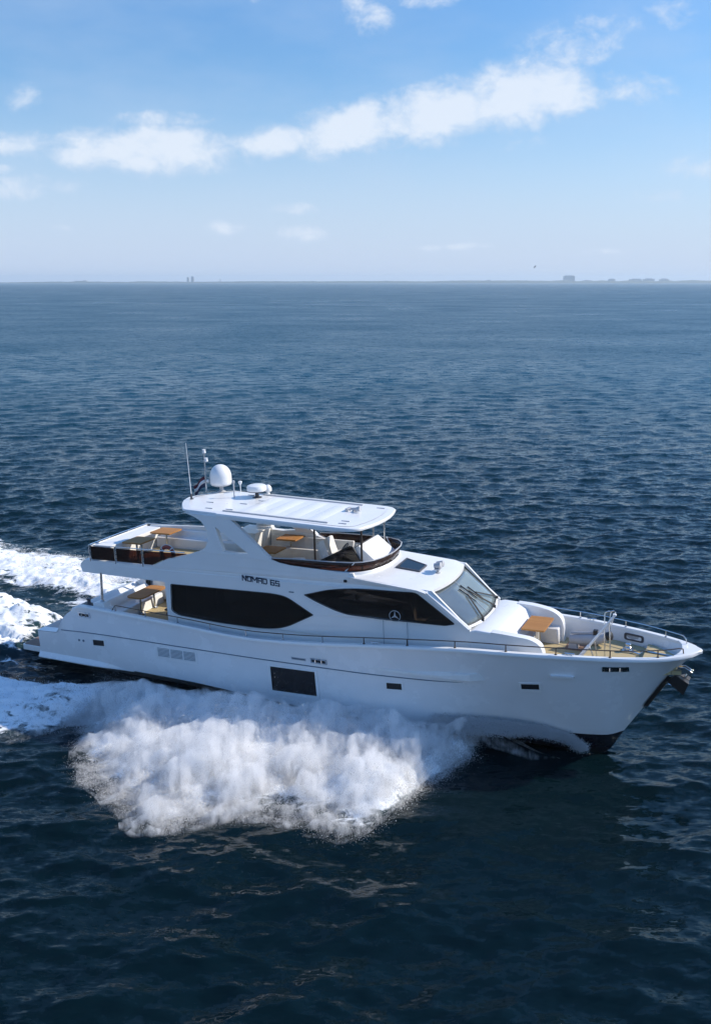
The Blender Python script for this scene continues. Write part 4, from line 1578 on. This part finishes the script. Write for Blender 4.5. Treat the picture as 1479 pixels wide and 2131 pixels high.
# folding side screen with dark frame
g = G()
tri = [(13.26, -.55, 5.50), (14.46, -.55, 6.12), (14.56, -.55, 6.10), (14.86, -.55, 5.58)]
g.tube(tri + [], .026, 7)
g.tube([(13.26, -.55, 5.50), (14.86, -.55, 5.58)], .02, 7)
g.tube([(13.9, -.55, 5.82), (14.72, -.55, 5.84)], .015, 6)
fs_ = g.build('side_screen', BLACK, fly, smooth=True)
g = G()
g.prism([(13.26, 5.50), (14.46, 6.12), (14.56, 6.10), (14.86, 5.58)], -.555, -.545)
g.build('side_screen_pane', GREYGLASS, fs_)
g = G()
g.tube([(14.82, -1.2, 5.45), (14.82, -1.2, 5.68), (15.42, -1.02, 5.68), (15.5, -1.0, 5.62), (15.5, -1.0, 5.45)], .018, 7)
g.build('grab_rail', DARKSTEEL, fly, smooth=True)

# brown U-shaped windscreen round the helm
def scr(side):
    p = [(11.98, 1.86, 5.78), (12.35, 1.86, 5.69), (12.8, 1.86, 5.63), (13.6, 1.85, 5.60), (14.4, 1.83, 5.58), (15.0, 1.74, 5.56), (15.35, 1.55, 5.55), (15.6, 1.25, 5.54), (15.75, .8, 5.54), (15.82, .3, 5.54)]
    return [(x, side * y, z) for x, y, z in p]
path = scr(-1) + [(15.84, 0, 5.54)] + scr(1)[::-1]
rows = []
for i, (x, y, z) in enumerate(path):
    k = 1.0 + .012
    top = (x + .10 * float(sst(14.4, 15.6, x)), y * 1.03, 5.90 - .04 * float(sst(13, 12, x)))
    rows.append([(x, y, z - .01), top])
g = G()
g.grid(rows)
ws_ = g.build('helm_windscreen', BROWN, fly, smooth=True)
sol = ws_.modifiers.new('pane', 'SOLIDIFY')
sol.thickness = .014
g = G()
g.tube([r_[1] for r_ in rows], .02, 8)
g.build('windscreen_rail', GREY, ws_, smooth=True)
g = G()
g.tube([(r_[0][0] + .0, r_[0][1] * 1.004, r_[0][2] + .01) for r_ in rows], .012, 7)
g.build('windscreen_seal', BLACK, ws_, smooth=True)
for (i0, off) in ((5, 0), (9, 0), (11, 0), (15, 0)):
    a, b = rows[i0]
    g = G()
    a, b = Vector(a), Vector(b)
    dr = (Vector(rows[i0 + 1][0]) - Vector(rows[i0 - 1][0])).normalized() * .16
    inn = Vector((-.03, -.03 * (1 if a.y > 0 else -1), 0))
    g.tube([a - dr + inn, b + dr + inn], .03, 6)
    g.build('windscreen_brace', WHITE, ws_, smooth=True)

# ---- wheelhouse roof, windshield, pillars
def roof_z(x): return 5.46 - (x - 15.2) * .095
def roof_front(y): return 18.22 - .26 * (y / 1.9)**2 - .10 * abs(y / 1.9)**8
pl = [(15.02, -1.9), (16.2, -1.93), (17.2, -1.94)] + [(roof_front(y), y * 1.02) for y in np.linspace(-1.9, 1.9, 17)] + [(17.2, 1.94), (16.2, 1.93), (15.02, 1.9)]
g = G()
nr = 9
ys = np.linspace(-1, 1, 13)
def roof_half(x): return 1.92 + .03 * float(sst(15, 17.5, x))
rowsT, rowsB = [], []
for i in range(11):
    u = i / 10
    rt, rb = [], []
    for v in ys:
        y = v * 1.95
        x = 15.0 + (roof_front(y) - 15.0) * u
        z = roof_z(x) + .05 * (1 - v * v) - .05 * float(sst(.75, 1.0, abs(v))) - .05 * float(sst(.93, 1.0, u))
        rt.append((x, y, z))
        rb.append((x, y * .985, roof_z(x) - .13))
    rowsT.append(rt)
    rowsB.append(rb)
g.grid(rowsT)
g.grid(rowsB)
for e in (0, -1):
    g.grid([[p[e] for p in rowsT], [p[e] for p in rowsB]])
    g.grid([rowsT[e], rowsB[e]])
roof = g.build('wheelhouse_roof', WHITE, Y, smooth=True, angle=.7)
# low step from the roof up to the windscreen
g = G()
g.prism([(15.02, -1.86), (15.36, -1.62), (15.62, -1.28), (15.78, -.8), (15.86, 0), (15.78, .8), (15.62, 1.28), (15.36, 1.62), (15.02, 1.86), (14.6, 1.8), (14.6, -1.8)], 5.2, 5.545, 'z')
g.build('helm_coaming', WHITE, roof, bevel=.03)
# roof hatch
g = G()
hp = [(16.14, -.40), (17.05, -.38), (17.02, .42), (16.08, .80)]
c_ = (sum(p[0] for p in hp) / 4, sum(p[1] for p in hp) / 4)
g.prism(hp, lambda p: roof_z(p[0]) - .01, lambda p: roof_z(p[0]) + .10, 'z', [[(c_[0] + (p[0] - c_[0]) * .88, c_[1] + (p[1] - c_[1]) * .88) for p in hp]])
ht = g.build('roof_hatch', DARKGREY, roof, bevel=.01)
g = G()
g.prism([(c_[0] + (p[0] - c_[0]) * .9, c_[1] + (p[1] - c_[1]) * .9) for p in hp], lambda p: roof_z(p[0]) + .065, lambda p: roof_z(p[0]) + .085, 'z')
g.build('hatch_pane', GREYGLASS, ht)
# searchlight
g = G()
g.lathe([(.09, 0), (.09, .03), (.045, .05), (.045, .13), (.10, .14), (.10, .17), (.09, .18)], (17.62, -.1, roof_z(17.62) + .04), 16)
g.lathe([(.02, -.13), (.10, -.12), (.11, .0), (.115, .12), (.09, .13)], (17.64, -.16, roof_z(17.62) + .33), 16, Matrix.Rotation(R(80), 3, 'Y'))
g.lathe([(.02, -.13), (.10, -.12), (.11, .0), (.115, .12), (.09, .13)], (17.64, .08, roof_z(17.62) + .33), 16, Matrix.Rotation(R(80), 3, 'Y'))
g.box(17.55, 17.7, -.3, .22, roof_z(17.62) + .2, roof_z(17.62) + .24)
g.build('searchlight', GREY, roof, smooth=True)


def ws_pt(v, u):
    """windshield: v -1..1 across (starboard..port), u 0 top .. 1 bottom"""
    xt, xb = 18.12 - .24 * v * v, 19.46 - .26 * v * v
    x = xt + (xb - xt) * u
    y = v * (1.80 - .08 * u)
    z = 5.08 + (3.93 + .06 * v * v - 5.08) * u
    return (x, y, z)
vv, uu = np.linspace(-.95, .95, 15), np.linspace(.03, .965, 8)
g = G()
g.grid([[ws_pt(v, u) for v in vv] for u in uu])
wsh = g.build('windshield', SCREEN, Y, smooth=True)
sol = wsh.modifiers.new('pane', 'SOLIDIFY')
sol.thickness = .012
g = G()
edge = [ws_pt(v, uu[0]) for v in vv] + [ws_pt(vv[-1], u) for u in uu[1:]] + [ws_pt(v, uu[-1]) for v in vv[::-1][1:]] + [ws_pt(vv[0], u) for u in uu[::-1][1:-1]]
g.tube([(p[0] + .008, p[1], p[2] + .006) for p in edge], .018, 6, closed=True)
g.build('windshield_seal', BLACK, wsh, smooth=True)
g = G()
g.tube([ws_pt(-.02, u) for u in np.linspace(.03, .96, 6)], .010, 6)
g.build('centre_joint', GREY, wsh, smooth=True)
for s in (-1, 1):
    g = G()
    rows = []
    for u in np.linspace(-.04, 1.06, 8):
        a, b = Vector(ws_pt(s * .955, u)), Vector(ws_pt(s * 1.045, u))
        up = Vector((.045, 0, .04))
        rows.append([a - up * .3, a + up * .6, (a + b) / 2 + up, b + up * .4, b - up * 1.2])
    g.grid(rows)
    g.build('windshield_pillar', WHITE, wsh, smooth=True)
g = G()
g.grid([[ws_pt(v, .955), (ws_pt(v, 1.0)[0] + .04, ws_pt(v, 1.0)[1], ws_pt(v, 1.0)[2] - .03)] for v in np.linspace(-1.02, 1.02, 15)])
g.build('windshield_sill', WHITE, wsh, smooth=True)
# dark sun band along the top edge
g = G()
g.grid([[tuple(Vector(ws_pt(v, u)) + Vector((-.03, 0, -.03))) for v in np.linspace(-.95, .2, 8)] for u in (.0, .17)])
g.build('sun_visor', DARKGREY, wsh, smooth=True)
for (v0, u0, v1, u1, bl) in ((-.42, 1.0, -.12, .42, .34), (.40, .985, .03, .38, .36), (.92, .98, .22, .50, .36)):
    g = G()
    off = Vector((.05, 0, .045))
    a, b = Vector(ws_pt(v0, u0)) + off, Vector(ws_pt(v1, u1)) + off
    g.tube([a - off * .9, a, b], .02, 7)
    g.tube([a + Vector((.0, .07, 0)), b + Vector((0, .03, 0))], .012, 6)
    d = Vector(ws_pt(v1 + .16, u1 + .42)) - Vector(ws_pt(v1, u1))
    c = b - off * .45
    d = (Vector(ws_pt(v1 + .13, u1 + bl)) - Vector(ws_pt(v1 - .02, u1 - .14))).normalized()
    g.tube([c - d * .34, c + d * .40], [.026, .018], 6)
    g.lathe([(.05, -.03), (.05, .03), (.02, .04)], tuple(a - off * .7), 10)
    g.build('wiper', BLACK, wsh, smooth=True)

# ---- raised trunk ahead of the windshield, with the foredeck settee in it
def coach_z(x): return 3.93 - .03 * (x - 19.4) - .16 * float(sst(20.9, 21.9, x))
g = G()
g.prism([(19.2, 2.4), (19.2, 3.86), (19.5, 3.93), (20.1, 3.90), (20.35, 3.78), (20.66, 3.36), (20.72, 3.28), (20.72, 2.7)], -1.73, 1.73)
coach = g.build('coach_front', WHITE, Y, bevel=.05, segs=3)
for s in (-1, 1):
    g = G()
    g.prism(round_poly([(20.0, 2.6), (20.0, 3.93), (20.6, 3.90), (21.3, 3.80), (21.62, 3.62), (21.72, 3.3), (21.74, 2.7)], [0, .05, .4, .3, .3, .1, 0]),
            lambda p: s * (1.74 - .14 * float(sst(20.5, 21.9, p[0]))), lambda p: s * (1.44 - .16 * float(sst(20.5, 21.9, p[0]))))
    g.build('settee_side', WHITE, coach, bevel=.05, segs=3)
    g = G()
    g.prism([(20.3, 2.7), (20.3, 3.28), (21.6, 3.28), (21.62, 2.7)], s * 1.42, s * .98)
    g.build('settee_bench', CREAM, coach, bevel=.04)
g = G()
g.prism([(20.5, 2.7), (20.5, 3.29), (20.95, 3.28), (20.97, 2.7)], -.96, .96)
g.build('settee_bench', CREAM, coach, bevel=.04)
# ---- hand rails
STX = [5.0, 6.45, 7.95, 9.4, 10.95, 12.5, 14.1, 15.7, 17.3, 18.95, 20.62, 22.18, 23.8, 25.17]
for s in (-1, 1):
    mat_r = DARKSTEEL if s < 0 else STEEL
    g = G()
    def rp(x):
        return (x, s * (sheer_y(x) - .09 - .05 * float(sst(24, 26, x))), sheer_z(x) + .30)
    xs4 = list(np.arange(5.0, 25.2, .45)) + [25.4, 25.6, 25.75]
    pts = [(4.82, s * (sheer_y(4.82) - .09), sheer_z(4.82) + .06)] + [rp(x) for x in xs4] + [(25.86, s * .46, sheer_z(25.8) + .24), (25.88, s * .44, sheer_z(25.8) + .06)]
    g.tube(pts, .019, 8)
    rail = g.build('hand_rail', mat_r, Y, smooth=True)
    for x in STX:
        g = G()
        p = rp(x)
        g.tube([(p[0], p[1], p[2] - .25), p], .02, 8)
        g.lathe([(.045, 0), (.045, .015), (.025, .03)], (p[0], p[1], p[2] - .228), 10)
        g.build('stanchion', mat_r if x > 14.5 else STEEL, rail, smooth=True)

# ---- radar arch and hardtop
def ht_z(x): return 7.10 + (15.3 - x) * .043
ARCH = [(8.30, 7.30), (8.75, 7.16), (9.05, 7.0), (9.27, 6.72), (9.32, 6.32), (9.2, 6.05), (9.05, 5.85), (12.05, 5.72), (11.92, 5.82), (10.55, 6.95), (10.3, 7.16), (9.8, 7.22)]
HOLE = round_poly([(9.64, 6.84), (9.98, 5.86), (11.02, 5.94)], [.05, .05, .05])
for s in (-1, 1):
    g = G()
    g.prism(ARCH, lambda p: s * (1.915 - .05 * (p[1] - 5.8)), lambda p: s * (1.72 - .05 * (p[1] - 5.8)), 'y', [HOLE])
    g.build('radar_arch', WHITE, Y, bevel=.03)
g = G()
half = [(7.24, 0.0), (7.36, .5), (7.60, .95), (7.92, 1.4), (8.16, 1.70), (8.26, 1.765), (8.40, 1.775), (9.6, 1.78), (9.75, 1.86), (14.5, 1.85), (14.95, 1.82), (15.22, 1.73), (15.40, 1.54), (15.54, 1.0), (15.62, .5)]
plan = [(x, -y) for x, y in half] + [(15.64, 0.0)] + [(x, y) for x, y in half[::-1]][:-1]
ctr = (11.6, 0)


def ring(scale, dz):
    o_ = []
    for (x, y) in plan:
        k = 1 - scale
        dxx, dyy = x - ctr[0], y
        L = math.hypot(dxx, dyy)
        kk = dz * (1 - .62 * float(sst(9.9, 8.0, x)) - .45 * float(sst(13.8, 15.4, x))) if dz < -.04 else dz
        o_.append((x - dxx / L * scale, y - dyy / L * scale, ht_z(x) + kk))
    return o_
rows = [ring(.10, -.21), ring(.01, -.19), ring(0, -.10), ring(.005, -.03), ring(.03, -.004), ring(.30, .02)]
rows = [r_ + [r_[0]] for r_ in rows]
g.grid(rows)
n_ = len(plan)
topi = [p for p in rows[-1][:-1]]
boti = [p for p in rows[0][:-1]]
# crowned top: a centre line of points
g.prism([(p[0], p[1]) for p in topi], lambda p: ht_z(p[0]) + .018, lambda p: ht_z(p[0]) + .02, 'z')
g.prism([(p[0], p[1]) for p in boti], lambda p: ht_z(p[0]) - .21 * (1 - .62 * float(sst(9.9, 8.0, p[0])) - .45 * float(sst(13.8, 15.4, p[0]))), lambda p: ht_z(p[0]) - .208 * (1 - .62 * float(sst(9.9, 8.0, p[0])) - .45 * float(sst(13.8, 15.4, p[0]))), 'z')
top_ = g.build('hardtop', WHITE, Y, smooth=True, angle=.6)
# shallow stiffening swages across the top
for xc in (10.6, 11.55, 12.5, 13.45):
    g = G()
    rows = []
    for q in np.linspace(-1, 1, 9):
        xx = xc + q * .30
        rows.append([(xx, y, ht_z(xx) + .018 + .035 * (1 - q * q) * (1 - abs(y / 1.36)**6)) for y in np.linspace(-1.36, 1.45, 12)])
    g.grid(rows)
    g.build('roof_swage', WHITE, top_, smooth=True)
# awning rails and small fixings
for s in (-1, 1):
    g = G()
    g.box(-2.15, 2.15, -.05, .05, 0, .05)
    ar = g.build('awning_track', GREY, top_, bevel=.012)
    ar.matrix_local = Matrix.Translation((11.95, s * 1.47, ht_z(11.95) + .008)) @ Matrix.Rotation(math.atan(.043), 4, 'Y')
for (xx, yy) in ((9.1, -1.35), (8.6, -.5), (9.9, -.2), (10.3, .5), (9.4, 1.2), (14.6, -1.35), (14.55, -1.0), (14.9, 1.3), (10.3, 1.45), (9.9, -1.2)):
    g = G()
    g.box(xx - .16, xx + .16, yy - .025, yy + .025, ht_z(xx) + .0, ht_z(xx) + .045)
    g.build('grab_handle', GREY, top_, bevel=.012)
for (xx, yy) in ((13.5, -1.45), (15.3, -1.4), (14.5, 1.45), (14.95, 1.45)):
    zb = 5.62 if yy < 0 else (5.75 if xx < 14.8 else 5.56)
    g = G()
    g.tube([(xx, yy, 5.40), (xx + (.03 if yy < 0 else 0), yy, ht_z(xx) - .10)], .038, 12)
    g.lathe([(.08, 0), (.08, .02), (.05, .05)], (xx, yy, 5.46), 12)
    g.build('hardtop_post', DARKSTEEL if yy < 0 else STEEL, top_, smooth=True)

# satellite dome
def z_at(x): return ht_z(x) + .01
g = G()
zb = z_at(7.95)
prof = [(.30, .30), (.40, .32), (.43, .36), (.435, .44)]
prof += [(.435, .62)]
prof += [(.435 * math.cos(a), .62 + .50 * math.sin(a)) for a in np.linspace(.12, 1.5, 12)] + [(.004, 1.121)]
g.lathe([(r_, z) for r_, z in prof], (7.95, 1.30, zb), 36)
dome = g.build('satellite_dome', WHITE, top_, smooth=True)
g = G()
g.lathe([(.02, .25), (.32, .26), (.40, .30), (.405, .325), (.02, .327)], (7.95, 1.30, zb), 32)
g.tube([(7.95, 1.30, zb - .03), (7.95, 1.30, zb + .28)], .085, 14)
g.lathe([(.17, 0), (.17, .03), (.1, .05)], (7.95, 1.30, zb), 18)
g.build('dome_base', GREY, dome, smooth=True)
# radar scanner
g = G()
zr = z_at(9.78)
g.lathe([(.30, .26), (.37, .28), (.385, .32), (.385, .43), (.36, .48), (.28, .515), (.01, .53)], (9.78, 1.0, zr), 32)
rad = g.build('radar_scanner', WHITE, top_, smooth=True)
g = G()
g.lathe([(.19, 0), (.19, .02), (.08, .05), (.07, .20), (.16, .24), (.37, .255), (.372, .285), (.02, .287)], (9.78, 1.0, zr), 24)
g.build('radar_bracket', DARKGREY, rad, smooth=True)
# whip antenna
g = G()
za = z_at(7.62)
g.tube([(7.62, -.32, za), (7.62, -.32, za + .25), (7.56, -.32, za + 2.2)], [.026, .018, .008], 8)
wa = g.build('whip_antenna', LAMP, top_, smooth=True)
g = G()
g.tube([(7.62, -.32, za - .02), (7.62, -.32, za + .22)], .042, 10)
g.lathe([(.09, 0), (.09, .02), (.05, .03)], (7.62, -.32, za), 12)
g.build('antenna_base', DARKGREY, wa, smooth=True)
# light mast
g = G()
zm = z_at(7.35)
g.tube([(7.35, 1.12, zm - .03), (7.37, 1.12, zm + 1.55)], .026, 10)
g.tube([(7.37, 1.12, zm + 1.28), (7.47, 1.08, zm + 1.28)], .018, 8)
g.tube([(7.37, 1.12, zm + .42), (7.47, 1.08, zm + .42)], .018, 8)
lm = g.build('light_mast', STEEL, top_, smooth=True)
for (dx_, dy_, dz_) in ((.0, 0, 1.55), (.10, -.04, 1.22), (.10, -.04, .38)):
    g = G()
    k = .7 if dz_ < 1 else 1
    g.lathe([(.05 * k, 0), (.075 * k, .015), (.075 * k, .06 * k), (.065 * k, .065), (.065 * k, .14 * k), (.08 * k, .15 * k), (.02, .165 * k)], (7.37 + dx_, 1.12 + dy_, zm + dz_), 14)
    g.build('mast_light', LAMP, lm, smooth=True)
# mushroom antennas and the small dome
g = G()
g.tube([(8.72, 1.5, z_at(8.72) - .02), (8.72, 1.5, z_at(8.72) + .36)], .017, 8)
g.lathe([(.02, .3), (.06, .36), (.08, .43), (.07, .46), (.02, .475)], (8.72, 1.5, z_at(8.72)), 14)
g.build('position_antenna', WHITE, top_, smooth=True)
g = G()
g.tube([(9.02, .55, z_at(9.02) - .02), (9.02, .55, z_at(9.02) + .6)], .026, 8)
g.lathe([(.04, .58), (.05, .6), (.05, .68), (.02, .7)], (9.02, .55, z_at(9.02)), 12)
g.build('horn_post', GREY, top_, smooth=True)
g = G()
g.lathe([(.07, -.02), (.07, .12), (.15, .14), (.155, .20), (.15, .27), (.11, .35), (.06, .39), (.005, .40)], (9.85, 1.72, z_at(9.85) - .02), 20)
g.build('camera_dome', WHITE, top_, smooth=True)
# air horns
g = G()
zh = z_at(14.25)
for (yy, L) in ((.35, .50), (.55, .40)):
    g.tube([(14.0, yy, zh + .10), (14.0 + L * .6, yy, zh + .11), (14.0 + L, yy, zh + .13)], [.02, .03, .085], 12)
g.box(13.92, 14.02, .28, .62, zh - .01, zh + .14)
g.box(14.2, 14.26, .3, .6, zh - .01, zh + .08)
g.build('air_horn', GREY, top_, smooth=True, angle=.5)

# ---- foredeck gear
g = G()
cpos = (22.2, .78)
g.tube([(22.05, .80, 3.05), (22.5, .78, 3.10), (23.0, .74, 3.18), (23.3, .72, 3.28)], [.16, .20, .20, .15], 12)
g.hexa([(22.0, .66, 2.72), (22.35, .66, 2.72), (22.35, .96, 2.72), (22.0, .96, 2.72)], [(22.05, .7, 3.05), (22.3, .7, 3.05), (22.3, .92, 3.05), (22.05, .92, 3.05)])
g.tube([(22.1, .78, 3.28), (23.1, .72, 3.42)], .045, 8)
dv = g.build('deck_crane', GREYV, Y, bevel=.02)
g = G()
g.lathe([(.05, -.10), (.14, -.09), (.15, .08), (.08, .12)], (23.38, .72, 3.34), 14, Matrix.Rotation(R(75), 3, 'Y'))
g.box(22.86, 23.0, .64, .8, 3.3, 3.5)
g.build('crane_winch', BLACK, dv, smooth=True)
g = G()
a, b = Vector((22.55, -.42, 2.80)), Vector((23.72, -.32, 4.44))
g.tube([a, a.lerp(b, .32), a.lerp(b, .33), b], [.065, .065, .045, .04], 10)
g.lathe([(.06, 0), (.06, .05), (.02, .06)], tuple(b), 10)
bm_ = g.build('boarding_boom', LAMP, dv, smooth=True)
for (q, dx_) in ((.30, .18), (.45, .12), (.72, .05), (.86, .05)):
    p = a.lerp(b, q)
    g = G()
    g.tube([(p.x + dx_, p.y, 2.95 if p.x + dx_ > 22.8 else 2.74), (p.x + dx_ * .3, p.y, p.z)], .022, 8)
    g.build('boom_strut', STEEL, bm_, smooth=True)
g = G()
for (dx_, dy_) in ((-.12, .1), (.0, .16), (.1, .06)):
    g.tube([(23.45 + dx_, .0 + dy_, 3.95), (23.5 + dx_ * 1.5, .02 + dy_ * 1.6, 4.32), (23.58 + dx_, .05 + dy_, 4.42)], .018, 6)
g.tube([(23.38, .1, 4.40), (23.62, .2, 4.42)], .018, 6)
g.build('boom_bracket', STEEL, bm_, smooth=True)
g = G()
g.box(23.85, 24.22, .32, .70, 2.955, 3.02)
g.lathe([(.12, 0), (.12, .08), (.08, .12), (.10, .2), (.06, .22)], (24.04, .51, 3.02), 16)
wl_ = g.build('anchor_windlass', STEEL, Y, bevel=.01)
g = G()
g.tube([(24.1, .4, 3.03), (24.45, .25, 3.0), (24.6, .2, 3.15), (25.2, .1, 3.145), (25.6, 0, 3.145)], .025, 6)
g.build('anchor_chain', STEEL, wl_, smooth=True)
for s in (-1, 1):
    for xx in (16.1, 22.6):
        g = G()
        g.tube([(xx - .16, s * (sheer_y(xx) - .12), sheer_z(xx) + .13), (xx + .16, s * (sheer_y(xx) - .12), sheer_z(xx) + .13)], .022, 8)
        for q in (-.06, .06):
            g.tube([(xx + q, s * (sheer_y(xx) - .12), sheer_z(xx) + .06), (xx + q, s * (sheer_y(xx) - .12), sheer_z(xx) + .13)], .02, 8)
        g.build('mooring_cleat', STEEL, Y, smooth=True)
    # inner mouth of the bow fairlead
    g = G()
    o_ = round_poly([(23.76, 3.04), (24.44, 3.04), (24.44, 3.28), (23.76, 3.28)], .09)
    hl = round_poly([(23.84, 3.09), (24.36, 3.09), (24.36, 3.22), (23.84, 3.22)], .05)
    def iy(x, z): return sheer_y(x) - .16 - .06 * (sheer_z(x) - z) / .65
    g.prism(o_, lambda p: s * (iy(*p) - .035), lambda p: s * (iy(*p) + .02), 'y', [hl])
    fi = g.build('bulwark_fairlead', DARKGREY, Y, bevel=.012)
    g = G()
    g.prism(hl, lambda p: s * (iy(*p) - .008), lambda p: s * (iy(*p) + .01))
    g.build('fairlead_opening', GREY, fi)
# dark slatted deck lockers let into the foredeck
for (xa, xb, ya, yb) in ((21.9, 22.6, -1.25, -.55), (21.9, 22.7, .55, 1.45)):
    g = G()
    g.box(xa, xb, ya, yb, 2.735, 2.76)
    g.build('deck_locker_lid', TEAK, Y, bevel=.008)

# ------------------------------------------------------------------ things standing on or hanging from the yacht
def boat_thing(name, label, cat, x, y, z, rz=0.0, group=None):
    return empty(name, label, cat, MB @ Matrix.Translation((x, y, z)) @ Matrix.Rotation(rz, 4, 'Z'), group)


def make_table(label, x, y, z, w, d, h, legs=((0, 0),), rz=0.0, oval=False, group='teak tables on deck'):
    t = boat_thing('teak_table', label, 'table', x, y, z, rz, group)
    g = G()
    if oval:
        o_ = round_poly([(-w / 2, -d / 2), (w / 2, -d / 2), (w / 2, d / 2), (-w / 2, d / 2)], min(w, d) * .3, 6)
    else:
        o_ = round_poly([(-w / 2, -d / 2), (w / 2, -d / 2), (w / 2, d / 2), (-w / 2, d / 2)], .05, 3)
    g.prism(o_, h - .06, h, 'z')
    g.build('tabletop', TABLE, t, bevel=.012)
    for (lx, ly) in legs:
        g = G()
        g.tube([(lx, ly, .0), (lx, ly, h - .055)], .045, 12)
        g.lathe([(.16, 0), (.16, .02), (.06, .05)], (lx, ly, 0), 18)
        g.lathe([(.05, h - .13), (.15, h - .075), (.15, h - .058)], (lx, ly, 0), 16)
        g.build('pedestal', STEEL, t, smooth=True, angle=.6)
    return t


make_table('square teak pedestal table in the white settee on the foredeck', 21.03, .38, 2.722, .80, 1.40, .93, ((0, -.2), (0, .25)))
make_table('tilted oval teak table in the shaded cockpit under the overhang', 4.45, .40, 2.335, .85, 1.75, .84, ((0, -.45), (0, .45)), .0, True)
make_table('small teak table by the brown screens on the after flybridge, nearer the viewer', 5.12, -.62, 4.914, .92, .98, .80, ((-.12, 0), (.12, 0)))
make_table('small teak table by the far bulwark on the after flybridge', 5.25, 1.02, 4.914, .98, .92, .80, ((0, 0),))
make_table('teak table on a tall steel pedestal under the hardtop', 11.0, 1.30, 4.914, .88, .86, .86, ((0, 0),))
make_table('low teak table behind the arch leg under the hardtop', 11.05, -.36, 4.914, .88, .86, .80, ((0, 0),))

# lifebuoy
lb = boat_thing('lifebuoy', 'faded red ring lifebuoy hung inside the flybridge rail', 'lifebuoy', 7.25, -1.64, 5.57)
g = G()
g.tube([(.27 * math.cos(a), 0, .27 * math.sin(a)) for a in np.linspace(0, 2 * math.pi, 33)[:-1]], .075, 10, closed=True)
g.build('ring', REDBUOY, lb, smooth=True)
for k in range(4):
    a0 = math.pi / 4 + k * math.pi / 2
    g = G()
    g.tube([(.27 * math.cos(a0 + q), 0, .27 * math.sin(a0 + q)) for q in (-.06, 0, .06)], .079, 10)
    g.build('white_band', WHITE, lb, smooth=True)
g = G()
g.tube([(.36 * math.cos(a), .0, .36 * math.sin(a)) for a in np.linspace(0, 2 * math.pi, 25)[:-1]], .012, 6, closed=True)
g.build('grab_line', WHITE, lb, smooth=True)

# flag streaming aft from the mast
fl = boat_thing('flag', 'dark and white flag streaming beside the satellite dome', 'flag', 7.33, 1.12, z_at(7.35) + .2)
def flag_pt(u, v):
    x = -.02 - .55 * u
    y = -.10 * math.sin(u * 5.2 + v) * u - .06 * u
    z = .42 * v - .46 * u**1.3 + .05 * math.sin(u * 7) * u
    return (x, y, z)
for (v0, v1, mat_) in ((0, .34, pbr('dark blue flag cloth', (.02, .025, .07), rough=.8)), (.34, .67, pbr('white flag cloth', (.7, .7, .7), rough=.8)), (.67, 1.0, pbr('dark red flag cloth', (.10, .02, .035), rough=.8))):
    g = G()
    g.grid([[flag_pt(u, v) for v in np.linspace(v0, v1, 4)] for u in np.linspace(0, 1, 14)])
    o = g.build('flag_stripe', mat_, fl, smooth=True)
    sol = o.modifiers.new('cloth', 'SOLIDIFY')
    sol.thickness = .006

# anchor stowed under the bow
an = boat_thing('anchor', 'black plough anchor stowed under the tip of the bow', 'anchor', 25.3, 0, 2.3)
g = G()
for s in (-1, 1):
    lo = [(.04, 0, .02), (.36, 0, .36), (.74, s * .10, .16), (.66, s * .30, -.26)]
    g.hexa([(.05, 0, -.02), (.34, s * .02, .28), (.74, s * .02, .10), (.62, s * .02, -.30)],
           [(.05, s * .05, .0), (.34, s * .26, .32), (.76, s * .30, .10), (.60, s * .34, -.30)])
g.build('fluke', BLACK, an, bevel=.015)
g = G()
g.tube([(.10, 0, -.10), (.3, 0, -.16), (.52, 0, -.10), (.66, 0, .30), (.74, 0, .40)], [.03, .045, .05, .04, .03], 8)
g.build('shank', STEEL, an, smooth=True)
g = G()
g.tube([(.36, 0, .30), (.30, 0, .52), (.24, 0, .56)], .02, 6)
g.build('shackle', STEEL, an, smooth=True)

# ------------------------------------------------------------------ air over the sea
def haze_box():
    g = G()
    g.box(-12600, 12600, -12600, 12600, -3, 80)
    m, n, l, out = newmat('sea haze')
    v = N(n, 'ShaderNodeVolumePrincipled')
    v.inputs['Color'].default_value = (.80, .92, 1.0, 1)
    v.inputs['Density'].default_value = HAZE_DENSITY
    v.inputs['Anisotropy'].default_value = 0.2
    l.new(v.outputs[0], out.inputs['Volume'])
    o = g.build('haze', m)
    tag(o, 'thin blue sea haze over the water', 'haze', kind='stuff')


HAZE_DENSITY = 0.0001
haze_box()
